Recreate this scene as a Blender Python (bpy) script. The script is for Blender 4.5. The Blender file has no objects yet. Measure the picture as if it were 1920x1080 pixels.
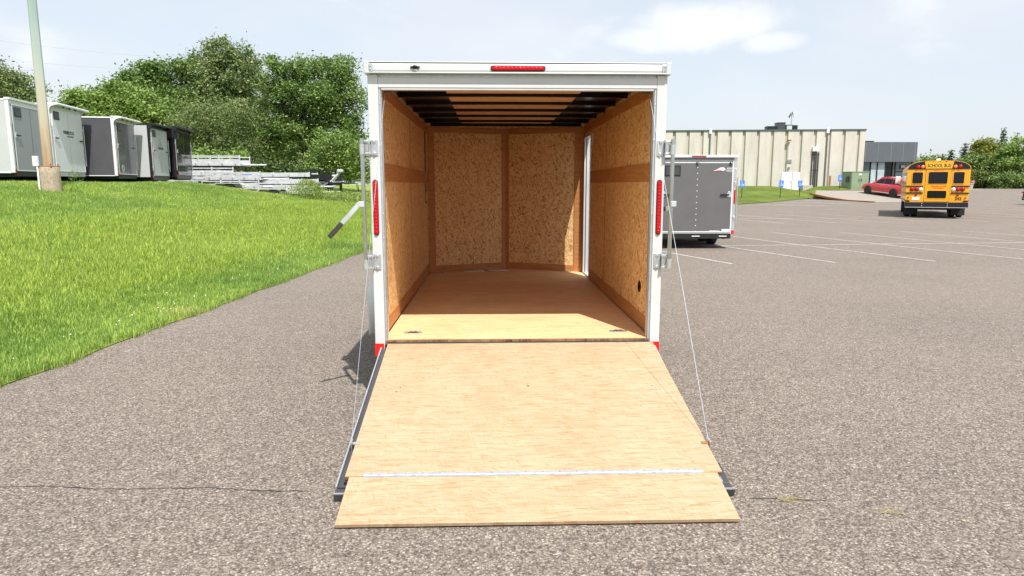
import bpy, bmesh, math, random
import numpy as np
from mathutils import Vector, Matrix, Euler

random.seed(7)
RNG = np.random.default_rng(11)
R = math.radians
scene = bpy.context.scene
COL = scene.collection

# ---------------------------------------------------------------- camera
CAM_H, YAW, PITCH = 1.63, R(1.77), R(8.575)
cam_d = bpy.data.cameras.new('camera')
cam_d.sensor_width = 36.0
cam_d.lens = 24.0
cam_d.clip_start = 0.05
cam_d.clip_end = 3000
cam = bpy.data.objects.new('camera', cam_d)
cam.location = (0, 0, CAM_H)
cam.rotation_euler = (R(90) - PITCH, 0, -YAW)
COL.objects.link(cam)
scene.camera = cam

# ---------------------------------------------------------------- light
SUN_DIR = Vector((-0.41, 1.03, -1.88)).normalized()      # the way the light travels
sun_el = math.asin(-SUN_DIR.z)
sun_az = math.atan2(-SUN_DIR.x, -SUN_DIR.y)
sd = bpy.data.lights.new('sun', 'SUN')
sd.energy = 3.7
sd.angle = R(0.53)
sd.color = (1.0, 0.955, 0.89)
sun = bpy.data.objects.new('sun', sd)
sun.rotation_euler = SUN_DIR.to_track_quat('-Z', 'Y').to_euler()
sun.location = (10, -20, 40)
COL.objects.link(sun)

w = bpy.data.worlds.new('World')
scene.world = w
w.use_nodes = True
nt = w.node_tree
nt.nodes.clear()
def wn(t, **k):
    n = nt.nodes.new(t)
    for a, b in k.items(): setattr(n, a, b)
    return n
wo = wn('ShaderNodeOutputWorld'); bg = wn('ShaderNodeBackground')
sky = wn('ShaderNodeTexSky', sky_type='NISHITA', sun_disc=False)
sky.sun_elevation = sun_el; sky.sun_rotation = sun_az
sky.air_density = 1.0; sky.dust_density = 2.2; sky.ozone_density = 1.0
bg.inputs['Strength'].default_value = 0.11
tc = wn('ShaderNodeTexCoord')
mp = wn('ShaderNodeMapping'); mp.inputs['Scale'].default_value = (1.0, 1.0, 2.6)
n1 = wn('ShaderNodeTexNoise'); n1.inputs['Scale'].default_value = 3.1; n1.inputs['Detail'].default_value = 7; n1.inputs['Roughness'].default_value = 0.55
n1.inputs['Distortion'].default_value = 0.25
r1 = wn('ShaderNodeMapRange'); r1.inputs[1].default_value = 0.44; r1.inputs[2].default_value = 0.72; r1.inputs[3].default_value = 0.72; r1.inputs[4].default_value = 0.95
nt.links.new(tc.outputs['Generated'], mp.inputs['Vector'])
nt.links.new(mp.outputs[0], n1.inputs['Vector'])
nt.links.new(n1.outputs['Fac'], r1.inputs[0])
# small separate cumulus heads, a threshold of a finer noise over the whole sky
mp2 = wn('ShaderNodeMapping'); mp2.inputs['Scale'].default_value = (1.0, 1.0, 2.1); mp2.inputs['Location'].default_value = (0.92, 0.31, 0.12)
n2 = wn('ShaderNodeTexNoise'); n2.inputs['Scale'].default_value = 4.6; n2.inputs['Detail'].default_value = 9; n2.inputs['Roughness'].default_value = 0.52
r2 = wn('ShaderNodeMapRange', interpolation_type='SMOOTHSTEP'); r2.inputs[1].default_value = 0.585; r2.inputs[2].default_value = 0.74; r2.inputs[3].default_value = 0.0; r2.inputs[4].default_value = 0.45
nt.links.new(tc.outputs['Generated'], mp2.inputs['Vector'])
nt.links.new(mp2.outputs[0], n2.inputs['Vector'])
nt.links.new(n2.outputs['Fac'], r2.inputs[0])
mixa = wn('ShaderNodeMix', data_type='RGBA')
mixa.inputs['B'].default_value = (4.6, 4.86, 5.15, 1)
nt.links.new(r1.outputs[0], mixa.inputs['Factor'])
nt.links.new(sky.outputs[0], mixa.inputs['A'])
mixb = wn('ShaderNodeMix', data_type='RGBA')
mixb.inputs['B'].default_value = (6.0, 6.0, 5.95, 1)
nt.links.new(r2.outputs[0], mixb.inputs['Factor'])
nt.links.new(mixa.outputs['Result'], mixb.inputs['A'])
# three soft cumulus heads at their own bearing and height in the sky
def wmath(op, a, b=None, clamp=False):
    n = wn('ShaderNodeMath', operation=op); n.use_clamp = clamp
    for i, v in enumerate((a, b)):
        if v is None: continue
        if hasattr(v, 'is_linked'): nt.links.new(v, n.inputs[i])
        else: n.inputs[i].default_value = v
    return n.outputs[0]
sxyz = wn('ShaderNodeSeparateXYZ'); nt.links.new(tc.outputs['Generated'], sxyz.inputs[0])
az = wmath('ARCTAN2', sxyz.outputs[0], sxyz.outputs[1]); el = wmath('ARCSINE', sxyz.outputs[2])
n3 = wn('ShaderNodeTexNoise'); n3.inputs['Scale'].default_value = 9.0; n3.inputs['Detail'].default_value = 8; n3.inputs['Roughness'].default_value = 0.55
nt.links.new(tc.outputs['Generated'], n3.inputs['Vector'])
fluff = wmath('MULTIPLY', wmath('SUBTRACT', n3.outputs['Fac'], 0.5), 3.2)
cl = None
for (a0, e0, wa, we, dens) in ((0.297, 0.212, 0.088, 0.034, 0.8), (0.245, 0.197, 0.075, 0.018, 0.55), (0.375, 0.184, 0.040, 0.014, 0.55), (0.47, 0.268, 0.11, 0.028, 0.5), (-0.72, 0.235, 0.17, 0.030, 0.45), (-0.30, 0.262, 0.16, 0.018, 0.35)):
    u = wmath('DIVIDE', wmath('SUBTRACT', az, a0), wa); v = wmath('DIVIDE', wmath('SUBTRACT', el, e0), we)
    d2 = wmath('ADD', wmath('MULTIPLY', u, u), wmath('MULTIPLY', v, v))
    mr = wn('ShaderNodeMapRange', interpolation_type='SMOOTHSTEP'); mr.inputs[1].default_value = 1.5; mr.inputs[2].default_value = 0.15; mr.inputs[3].default_value = 0; mr.inputs[4].default_value = dens
    nt.links.new(wmath('ADD', d2, fluff), mr.inputs[0])
    cl = mr.outputs[0] if cl is None else wmath('MAXIMUM', cl, mr.outputs[0])
mixc = wn('ShaderNodeMix', data_type='RGBA'); mixc.inputs['B'].default_value = (5.95, 5.92, 5.85, 1)
nt.links.new(cl, mixc.inputs['Factor']); nt.links.new(mixb.outputs['Result'], mixc.inputs['A'])
nt.links.new(mixc.outputs['Result'], bg.inputs['Color'])
nt.links.new(bg.outputs[0], wo.inputs[0])

vs = scene.view_settings
scene.display_settings.display_device = 'sRGB'
vs.view_transform = 'Standard'
vs.look = 'None'
vs.exposure = 0.80
vs.gamma = 1.0
vs.use_curve_mapping = False
scene.cycles.max_bounces = 16
scene.cycles.diffuse_bounces = 14
scene.cycles.glossy_bounces = 4
scene.cycles.transmission_bounces = 4
scene.cycles.transparent_max_bounces = 8
scene.cycles.sample_clamp_indirect = 0
scene.cycles.caustics_reflective = False
scene.cycles.caustics_refractive = False

# ---------------------------------------------------------------- material helpers
def new_mat(name):
    m = bpy.data.materials.new(name); m.use_nodes = True
    t = m.node_tree
    b = t.nodes['Principled BSDF']
    return m, t, b
def N(t, typ, **k):
    n = t.nodes.new(typ)
    for a, b in k.items(): setattr(n, a, b)
    return n
def ramp(t, stops, src=None, interp='LINEAR'):
    n = N(t, 'ShaderNodeValToRGB'); cr = n.color_ramp; cr.interpolation = interp
    while len(cr.elements) < len(stops): cr.elements.new(0.5)
    for e, (p, c) in zip(cr.elements, stops):
        e.position = p; e.color = (*c, 1) if len(c) == 3 else c
    if src is not None: t.links.new(src, n.inputs[0])
    return n
def mixrgb(t, fac, a, b, mode='MIX'):
    n = N(t, 'ShaderNodeMix', data_type='RGBA', blend_type=mode)
    for key, v in (('Factor', fac), ('A', a), ('B', b)):
        s = n.inputs[key]
        if hasattr(v, 'is_linked'): t.links.new(v, s)
        elif key == 'Factor': s.default_value = v
        else: s.default_value = (*v, 1)
    return n.outputs['Result']
def coords(t, kind='Object', scale=(1, 1, 1), rot=(0, 0, 0), rand=False):
    c = N(t, 'ShaderNodeTexCoord'); m = N(t, 'ShaderNodeMapping')
    m.inputs['Scale'].default_value = scale; m.inputs['Rotation'].default_value = rot
    src = c.outputs[kind]
    if rand:
        oi = N(t, 'ShaderNodeObjectInfo'); mul = N(t, 'ShaderNodeMath', operation='MULTIPLY'); mul.inputs[1].default_value = 37.0
        t.links.new(oi.outputs['Random'], mul.inputs[0])
        ad = N(t, 'ShaderNodeVectorMath', operation='ADD')
        t.links.new(src, ad.inputs[0]); t.links.new(mul.outputs[0], ad.inputs[1]); src = ad.outputs[0]
    t.links.new(src, m.inputs['Vector'])
    return m.outputs[0]
def noise(t, vec, scale, detail=4, rough=0.55, dist=0.0):
    n = N(t, 'ShaderNodeTexNoise'); n.inputs['Scale'].default_value = scale
    n.inputs['Detail'].default_value = detail; n.inputs['Roughness'].default_value = rough; n.inputs['Distortion'].default_value = dist
    t.links.new(vec, n.inputs['Vector']); return n.outputs['Fac']
def voro(t, vec, scale, feature='F1', rnd=1.0):
    n = N(t, 'ShaderNodeTexVoronoi', feature=feature); n.inputs['Scale'].default_value = scale
    n.inputs['Randomness'].default_value = rnd
    t.links.new(vec, n.inputs['Vector']); return n
def bump(t, b, h, strength=0.3, dist=0.01):
    n = N(t, 'ShaderNodeBump'); n.inputs['Strength'].default_value = strength; n.inputs['Distance'].default_value = dist
    t.links.new(h, n.inputs['Height']); t.links.new(n.outputs[0], b.inputs['Normal'])
def hexmul(c, f): return tuple(min(1, x * f) for x in c)

def pmat(name, col, rough=0.5, metal=0.0, var=0.10, scale=3.0, bmp=0.0, bscale=40.0, spec=0.5, coat=0.0, kind='Object', dirt=0.0):
    m, t, b = new_mat(name)
    v = coords(t, kind)
    f = noise(t, v, scale, 5, 0.6)
    r = ramp(t, [(0.25, hexmul(col, 1 - var)), (0.75, hexmul(col, 1 + var))], f)
    out = r.outputs[0]
    if dirt:
        f2 = noise(t, coords(t, kind, (1, 1, 0.35)), scale * 2.3, 6, 0.65)
        rr = ramp(t, [(0.48, (0, 0, 0)), (0.72, (dirt, dirt, dirt))], f2)
        out = mixrgb(t, rr.outputs[0], out, (0.16, 0.13, 0.10))
    t.links.new(out, b.inputs['Base Color'])
    rr2 = N(t, 'ShaderNodeMapRange'); rr2.inputs[3].default_value = max(0.02, rough * 0.85); rr2.inputs[4].default_value = min(1, rough * 1.15)
    t.links.new(f, rr2.inputs[0]); t.links.new(rr2.outputs[0], b.inputs['Roughness'])
    b.inputs['Metallic'].default_value = metal
    b.inputs['Specular IOR Level'].default_value = spec
    b.inputs['Coat Weight'].default_value = coat
    b.inputs['Coat Roughness'].default_value = 0.06
    if bmp: bump(t, b, noise(t, v, bscale, 3, 0.6), bmp, 0.004)
    return m

M = {}
M['white_paint'] = pmat('white_paint', (0.62, 0.63, 0.635), 0.35, var=0.03, dirt=0.05)
M['trailer_white'] = pmat('trailer_white', (0.72, 0.745, 0.76), 0.35, var=0.04, dirt=0.08)
M['trailer_silver'] = pmat('trailer_silver', (0.50, 0.52, 0.53), 0.38, var=0.05, scale=1.2, dirt=0.08)
M['trailer_grey'] = pmat('trailer_grey', (0.30, 0.32, 0.35), 0.4, var=0.05, scale=1.2, dirt=0.05)
M['trailer_charcoal'] = pmat('trailer_charcoal', (0.085, 0.083, 0.095), 0.25, var=0.15, scale=1.0, coat=0.4)
M['trailer_black'] = pmat('trailer_black', (0.012, 0.009, 0.012), 0.14, var=0.2, scale=1.0, coat=0.8)
M['charcoal_panel'] = pmat('charcoal_panel', (0.128, 0.124, 0.130), 0.33, var=0.10, scale=1.6, coat=0.25, bmp=0.06, bscale=2.5)
M['aluminium'] = pmat('aluminium', (0.72, 0.73, 0.74), 0.34, metal=0.85, var=0.06, scale=6)
M['brushed'] = pmat('brushed', (0.80, 0.81, 0.82), 0.28, metal=0.9, var=0.06, scale=6)
M['galvanised'] = pmat('galvanised', (0.62, 0.65, 0.67), 0.38, metal=0.75, var=0.16, scale=28)
M['steel'] = pmat('steel', (0.55, 0.56, 0.57), 0.24, metal=0.95, var=0.1, scale=20)
M['stack_white'] = pmat('stack_white', (0.60, 0.62, 0.63), 0.45, metal=0.25, var=0.25, scale=5)
M['alu_white'] = pmat('alu_white', (0.62, 0.64, 0.65), 0.42, metal=0.3, var=0.12, scale=3)
M['dark_rail'] = pmat('dark_rail', (0.07, 0.072, 0.08), 0.42, metal=0.3, var=0.15, scale=8)
M['black'] = pmat('black', (0.012, 0.012, 0.014), 0.45, var=0.3)
M['black_gloss'] = pmat('black_gloss', (0.006, 0.005, 0.009), 0.22, var=0.3, spec=0.22)
M['rubber'] = pmat('rubber', (0.022, 0.022, 0.024), 0.8, var=0.25, scale=15, bmp=0.2)
M['dark_glass'] = pmat('dark_glass', (0.008, 0.009, 0.012), 0.06, var=0.2, spec=0.35)
M['glass'] = pmat('glass', (0.055, 0.085, 0.095), 0.06, var=0.35, scale=0.9, spec=0.9)
M['glass_pale'] = pmat('glass_pale', (0.42, 0.52, 0.56), 0.12, var=0.3, scale=1.3, spec=0.8)
M['red_lens'] = pmat('red_lens', (0.50, 0.003, 0.008), 0.2, var=0.25, scale=60, spec=0.25, coat=0.08)
M['red_led'] = pmat('red_led', (0.62, 0.006, 0.014), 0.08, var=0.1, spec=0.6, coat=0.4)
M['red_tape'] = pmat('red_tape', (0.78, 0.012, 0.008), 0.35, var=0.08, scale=20)
M['amber'] = pmat('amber', (0.85, 0.22, 0.02), 0.2, var=0.1, coat=0.5)
M['lamp_white'] = pmat('lamp_white', (0.75, 0.76, 0.78), 0.2, var=0.1, coat=0.5)
M['bus_yellow'] = pmat('bus_yellow', (0.90, 0.40, 0.015), 0.32, var=0.05, scale=2, coat=0.2, dirt=0.04)
M['bus_black'] = pmat('bus_black', (0.012, 0.012, 0.018), 0.3, var=0.2)
M['sign_yellow'] = pmat('sign_yellow', (0.90, 0.55, 0.05), 0.4, var=0.08)
M['suv_red'] = pmat('suv_red', (0.56, 0.010, 0.028), 0.25, metal=0.0, var=0.06, coat=1.0)
M['concrete'] = pmat('concrete', (0.46, 0.43, 0.38), 0.9, var=0.14, scale=5, bmp=0.3, bscale=60, dirt=0.25)
M['pier_concrete'] = pmat('pier_concrete', (0.42, 0.345, 0.255), 0.95, var=0.30, scale=14, bmp=0.8, bscale=22, dirt=0.55)
M['kerb'] = pmat('kerb', (0.285, 0.256, 0.222), 0.9, var=0.12, scale=2, bmp=0.3, kind='Object', dirt=0.15)
M['transformer'] = pmat('transformer', (0.22, 0.30, 0.19), 0.5, var=0.08, scale=2, dirt=0.08)
M['fascia'] = pmat('fascia', (0.10, 0.115, 0.13), 0.5, var=0.07, scale=1)
M['green_cap'] = pmat('green_cap', (0.06, 0.11, 0.10), 0.5)
M['grey_box'] = pmat('grey_box', (0.36, 0.37, 0.39), 0.6)
M['blue_sign'] = pmat('blue_sign', (0.05, 0.22, 0.75), 0.4, var=0.05)
M['sign_white'] = pmat('sign_white', (0.82, 0.83, 0.85), 0.4, var=0.03)
M['bark'] = pmat('bark', (0.075, 0.055, 0.04), 0.9, var=0.3, scale=6, bmp=0.6, bscale=14)
M['paper'] = pmat('paper', (0.74, 0.70, 0.68), 0.7, var=0.05)
M['rust'] = pmat('rust', (0.30, 0.13, 0.05), 0.85, var=0.3, scale=6)
M['tan_liner'] = pmat('tan_liner', (0.76, 0.51, 0.29), 0.5, var=0.08, scale=4)
M['flower_pink'] = pmat('flower_pink', (0.70, 0.25, 0.30), 0.7, var=0.3, scale=20)
M['clover'] = pmat('clover', (0.85, 0.86, 0.80), 0.7, var=0.05)
M['dandelion'] = pmat('dandelion', (0.80, 0.50, 0.03), 0.7, var=0.1)
M['straw'] = pmat('straw', (0.38, 0.33, 0.16), 0.8, var=0.25, scale=40)
M['blue_mark'] = pmat('blue_mark', (0.02, 0.09, 0.65), 0.4)
M['orange_mark'] = pmat('orange_mark', (0.75, 0.28, 0.03), 0.5)
M['decal_dark'] = pmat('decal_dark', (0.03, 0.032, 0.036), 0.4)
M['zinc'] = pmat('zinc', (0.40, 0.44, 0.49), 0.5, metal=0.4, var=0.15, scale=20)
M['grip'] = pmat('grip', (0.03, 0.024, 0.02), 0.7, var=0.2, scale=30)

# pole: faded green paint over rust towards the foot
def mat_pole():
    m, t, b = new_mat('weathered_pole')
    v = coords(t, 'Object')
    sep = N(t, 'ShaderNodeSeparateXYZ'); t.links.new(v, sep.inputs[0])
    nz = noise(t, coords(t, 'Object', (6, 6, 0.5)), 2.0, 6, 0.65)
    mm = N(t, 'ShaderNodeMath', operation='MULTIPLY_ADD'); mm.inputs[1].default_value = 3.0
    t.links.new(nz, mm.inputs[0]); t.links.new(sep.outputs[2], mm.inputs[2])
    r = ramp(t, [(0.0, (0.22, 0.14, 0.08)), (0.22, (0.36, 0.25, 0.15)), (0.40, (0.47, 0.39, 0.28)), (0.56, (0.45, 0.45, 0.38)), (0.72, (0.37, 0.44, 0.40)), (1.0, (0.25, 0.35, 0.33))])
    mr = N(t, 'ShaderNodeMapRange'); mr.inputs[1].default_value = 1.2; mr.inputs[2].default_value = 6.4
    t.links.new(mm.outputs[0], mr.inputs[0]); t.links.new(mr.outputs[0], r.inputs[0])
    t.links.new(r.outputs[0], b.inputs['Base Color']); b.inputs['Roughness'].default_value = 0.6
    return m
M['pole'] = mat_pole()

def mat_asphalt():
    m, t, b = new_mat('asphalt')
    v = coords(t, 'Object')
    a = voro(t, v, 98); a2 = voro(t, v, 215)
    s1 = N(t, 'ShaderNodeSeparateColor'); t.links.new(a.outputs['Color'], s1.inputs[0])
    s2 = N(t, 'ShaderNodeSeparateColor'); t.links.new(a2.outputs['Color'], s2.inputs[0])
    c1 = ramp(t, [(0.0, (0.085, 0.073, 0.063)), (0.35, (0.255, 0.222, 0.196)), (0.7, (0.405, 0.358, 0.317)), (0.92, (0.57, 0.515, 0.465)), (1.0, (0.86, 0.805, 0.745))], s1.outputs[0])
    c2 = ramp(t, [(0.0, (0.12, 0.105, 0.095)), (0.5, (0.32, 0.285, 0.258)), (1.0, (0.58, 0.53, 0.485))], s2.outputs[0])
    cc = mixrgb(t, 0.34, c1.outputs[0], c2.outputs[0])
    dk = ramp(t, [(0.0, (1, 1, 1)), (0.45, (0.92, 0.92, 0.92)), (0.8, (0.42, 0.40, 0.39))], a.outputs['Distance'])
    cc = mixrgb(t, 0.8, cc, dk.outputs[0], 'MULTIPLY')
    big = ramp(t, [(0.25, (0.63, 0.605, 0.575)), (0.5, (0.70, 0.665, 0.628)), (0.75, (0.76, 0.72, 0.675))], noise(t, v, 0.45, 7, 0.62))
    cc = mixrgb(t, 1.0, cc, big.outputs[0], 'MULTIPLY')
    mid = ramp(t, [(0.28, (0.88, 0.88, 0.88)), (0.7, (1.09, 1.09, 1.09))], noise(t, v, 9, 5, 0.65))
    st = ramp(t, [(0.66, (1, 1, 1)), (0.76, (0.80, 0.79, 0.78))], noise(t, coords(t, 'Object', (1, 0.6, 1)), 1.7, 5, 0.7))
    cc = mixrgb(t, 1.0, cc, st.outputs[0], 'MULTIPLY')
    cc = mixrgb(t, 1.0, cc, mid.outputs[0], 'MULTIPLY')
    t.links.new(cc, b.inputs['Base Color'])
    b.inputs['Roughness'].default_value = 0.88
    b.inputs['Specular IOR Level'].default_value = 0.3
    inv = N(t, 'ShaderNodeMath', operation='SUBTRACT'); inv.inputs[0].default_value = 1.0
    t.links.new(a.outputs['Distance'], inv.inputs[1])
    bump(t, b, inv.outputs[0], 0.55, 0.006)
    return m
M['asphalt'] = mat_asphalt()

def mat_line():
    m, t, b = new_mat('road_paint')
    v = coords(t, 'Object')
    f = noise(t, v, 22, 6, 0.7)
    r = ramp(t, [(0.40, (0.24, 0.215, 0.195)), (0.56, (0.54, 0.52, 0.485))], f)
    t.links.new(r.outputs[0], b.inputs['Base Color']); b.inputs['Roughness'].default_value = 0.75
    return m
M['line'] = mat_line()
M['crack'] = pmat('crack', (0.045, 0.04, 0.037), 0.95)

def mat_lawn(name, c0, c1):
    m, t, b = new_mat(name)
    v = coords(t, 'Object')
    f = noise(t, v, 0.5, 5, 0.6); g = noise(t, v, 26, 5, 0.7)
    r = ramp(t, [(0.35, c0), (0.68, c1)], f)
    r2 = ramp(t, [(0.3, (0.55, 0.55, 0.55)), (0.7, (1.25, 1.25, 1.2))], g)
    t.links.new(mixrgb(t, 1.0, r.outputs[0], r2.outputs[0], 'MULTIPLY'), b.inputs['Base Color'])
    b.inputs['Roughness'].default_value = 0.9; b.inputs['Specular IOR Level'].default_value = 0.15
    bump(t, b, g, 0.8, 0.05)
    return m
M['lawn'] = mat_lawn('lawn', (0.085, 0.13, 0.022), (0.17, 0.22, 0.045))
M['soil_grass'] = mat_lawn('soil_grass', (0.20, 0.28, 0.05), (0.30, 0.37, 0.08))

def mat_blade():
    m, t, b = new_mat('grass_blade')
    g = N(t, 'ShaderNodeNewGeometry'); pos = g.outputs['Position']
    f = noise(t, pos, 0.42, 4, 0.55)
    r = ramp(t, [(0.30, (0.19, 0.32, 0.07)), (0.46, (0.30, 0.45, 0.095)), (0.62, (0.39, 0.53, 0.115)), (0.76, (0.52, 0.53, 0.20))], f)
    at = N(t, 'ShaderNodeAttribute'); at.attribute_type = 'INSTANCER'; at.attribute_name = 'tuft_scale'
    mrr = N(t, 'ShaderNodeMapRange'); mrr.inputs[1].default_value = 0.75; mrr.inputs[2].default_value = 1.5; mrr.inputs[4].default_value = 0.75
    t.links.new(at.outputs['Fac'], mrr.inputs[0])
    rmix = mixrgb(t, mrr.outputs[0], r.outputs[0], (0.46, 0.585, 0.105))
    oi = N(t, 'ShaderNodeObjectInfo')
    r2 = ramp(t, [(0.0, (0.72, 0.78, 0.7)), (0.8, (1.1, 1.08, 1.0)), (1.0, (1.5, 1.25, 1.2))], oi.outputs['Random'])
    cc = mixrgb(t, 1.0, rmix, r2.outputs[0], 'MULTIPLY')
    ri = ramp(t, [(0.0, (0.42, 0.5, 0.5)), (0.45, (0.85, 0.9, 0.9)), (0.8, (1.15, 1.12, 1.1)), (1.0, (1.5, 1.38, 1.8))], g.outputs['Random Per Island'])
    cc = mixrgb(t, 1.0, cc, ri.outputs[0], 'MULTIPLY')
    t.links.new(cc, b.inputs['Base Color'])
    b.inputs['Roughness'].default_value = 0.5; b.inputs['Specular IOR Level'].default_value = 0.35
    tr = N(t, 'ShaderNodeBsdfTranslucent'); t.links.new(cc, tr.inputs[0])
    mx = N(t, 'ShaderNodeMixShader'); mx.inputs[0].default_value = 0.35
    t.links.new(b.outputs[0], mx.inputs[1]); t.links.new(tr.outputs[0], mx.inputs[2])
    t.links.new(mx.outputs[0], t.nodes['Material Output'].inputs[0])
    return m
M['blade'] = mat_blade()

def mat_leaf(name, c0, c1, spread=0.5):
    m, t, b = new_mat(name)
    g = N(t, 'ShaderNodeNewGeometry')
    r = ramp(t, [(0.0, hexmul(c0, 1 - spread)), (0.5, c0), (1.0, c1)], g.outputs['Random Per Island'])
    f = noise(t, g.outputs['Position'], 0.6, 3, 0.5)
    r2 = ramp(t, [(0.35, (0.75, 0.80, 0.75)), (0.65, (1.2, 1.15, 1.1))], f)
    cc = mixrgb(t, 1.0, r.outputs[0], r2.outputs[0], 'MULTIPLY')
    t.links.new(cc, b.inputs['Base Color']); b.inputs['Roughness'].default_value = 0.5
    b.inputs['Specular IOR Level'].default_value = 0.35
    tr = N(t, 'ShaderNodeBsdfTranslucent'); t.links.new(cc, tr.inputs[0])
    mx = N(t, 'ShaderNodeMixShader'); mx.inputs[0].default_value = 0.3
    t.links.new(b.outputs[0], mx.inputs[1]); t.links.new(tr.outputs[0], mx.inputs[2])
    t.links.new(mx.outputs[0], t.nodes['Material Output'].inputs[0])
    return m
M['leaf_bright'] = mat_leaf('leaf_bright', (0.195, 0.315, 0.065), (0.39, 0.5, 0.16))
M['leaf_mid'] = mat_leaf('leaf_mid', (0.145, 0.25, 0.062), (0.34, 0.44, 0.145))
M['leaf_willow'] = mat_leaf('leaf_willow', (0.17, 0.245, 0.08), (0.37, 0.435, 0.19))
M['leaf_dark'] = mat_leaf('leaf_dark', (0.09, 0.145, 0.045), (0.21, 0.28, 0.095))
M['leaf_conifer'] = mat_leaf('leaf_conifer', (0.07, 0.11, 0.06), (0.14, 0.19, 0.1))
M['leaf_yellow'] = mat_leaf('leaf_yellow', (0.25, 0.28, 0.05), (0.4, 0.41, 0.11))
M['leaf_hedge'] = mat_leaf('leaf_hedge', (0.11, 0.155, 0.035), (0.24, 0.29, 0.075))
M['leaf_weed'] = mat_leaf('leaf_weed', (0.21, 0.31, 0.06), (0.38, 0.46, 0.15))

def mat_osb(name, tint=1.0):
    m, t, b = new_mat(name)
    cols, gaps = [], []
    for i, (ang, sx, sy) in enumerate(((0.35, 18, 92), (1.75, 20, 100), (2.75, 17, 86), (1.15, 23, 108))):
        # rotate first, then stretch: the Mapping node scales before it rotates, so two nodes are chained
        mpn = t.nodes.new('ShaderNodeMapping')
        src = coords(t, 'Object', (1, 1, 1), (0, 0, ang), rand=True)
        mpn.inputs['Rotation'].default_value = (0, 0, 0); mpn.inputs['Scale'].default_value = (sx, sy, 1)
        t.links.new(src, mpn.inputs['Vector'])
        vo = voro(t, mpn.outputs[0], 1.0)
        s = N(t, 'ShaderNodeSeparateColor'); t.links.new(vo.outputs['Color'], s.inputs[0])
        cols.append(s.outputs[0]); gaps.append(vo.outputs['Distance'])
    pick = noise(t, coords(t, 'Object', (1, 1, 1), rand=True), 9, 3, 0.6)
    def mixv(f, a, c):
        n = N(t, 'ShaderNodeMix', data_type='FLOAT'); t.links.new(f, n.inputs[0]); t.links.new(a, n.inputs[2]); t.links.new(c, n.inputs[3]); return n.outputs[0]
    def step(src, a, c):
        n = N(t, 'ShaderNodeMapRange'); n.inputs[1].default_value = a; n.inputs[2].default_value = c; t.links.new(src, n.inputs[0]); return n.outputs[0]
    f1 = step(pick, 0.44, 0.47); f2 = step(pick, 0.52, 0.55); f3 = step(noise(t, coords(t, 'Object', rand=True), 12, 3, 0.6), 0.5, 0.52)
    val = mixv(f3, mixv(f2, mixv(f1, cols[0], cols[1]), cols[2]), cols[3])
    r = ramp(t, [(0.0, (0.36, 0.15, 0.036)), (0.10, (0.56, 0.30, 0.095)), (0.30, (0.83, 0.53, 0.235)), (0.45, (0.90, 0.605, 0.285)), (0.70, (0.93, 0.665, 0.34)), (1.0, (0.95, 0.76, 0.48))], val)
    gp = mixv(f3, mixv(f2, mixv(f1, gaps[0], gaps[1]), gaps[2]), gaps[3])
    d = ramp(t, [(0.0, (1, 1, 1)), (0.60, (1, 1, 1)), (0.85, (0.66, 0.54, 0.42))], gp)
    cc = mixrgb(t, 1.0, r.outputs[0], d.outputs[0], 'MULTIPLY')
    big = ramp(t, [(0.3, hexmul((0.92, 0.90, 0.87), tint)), (0.7, (1.04, 1.03, 1.0))], noise(t, coords(t, 'Object', rand=True), 1.6, 4, 0.6))
    cc = mixrgb(t, 1.0, cc, big.outputs[0], 'MULTIPLY')
    t.links.new(cc, b.inputs['Base Color']); b.inputs['Roughness'].default_value = 0.55
    bump(t, b, val, 0.12, 0.002)
    return m
M['osb'] = mat_osb('osb')

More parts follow.
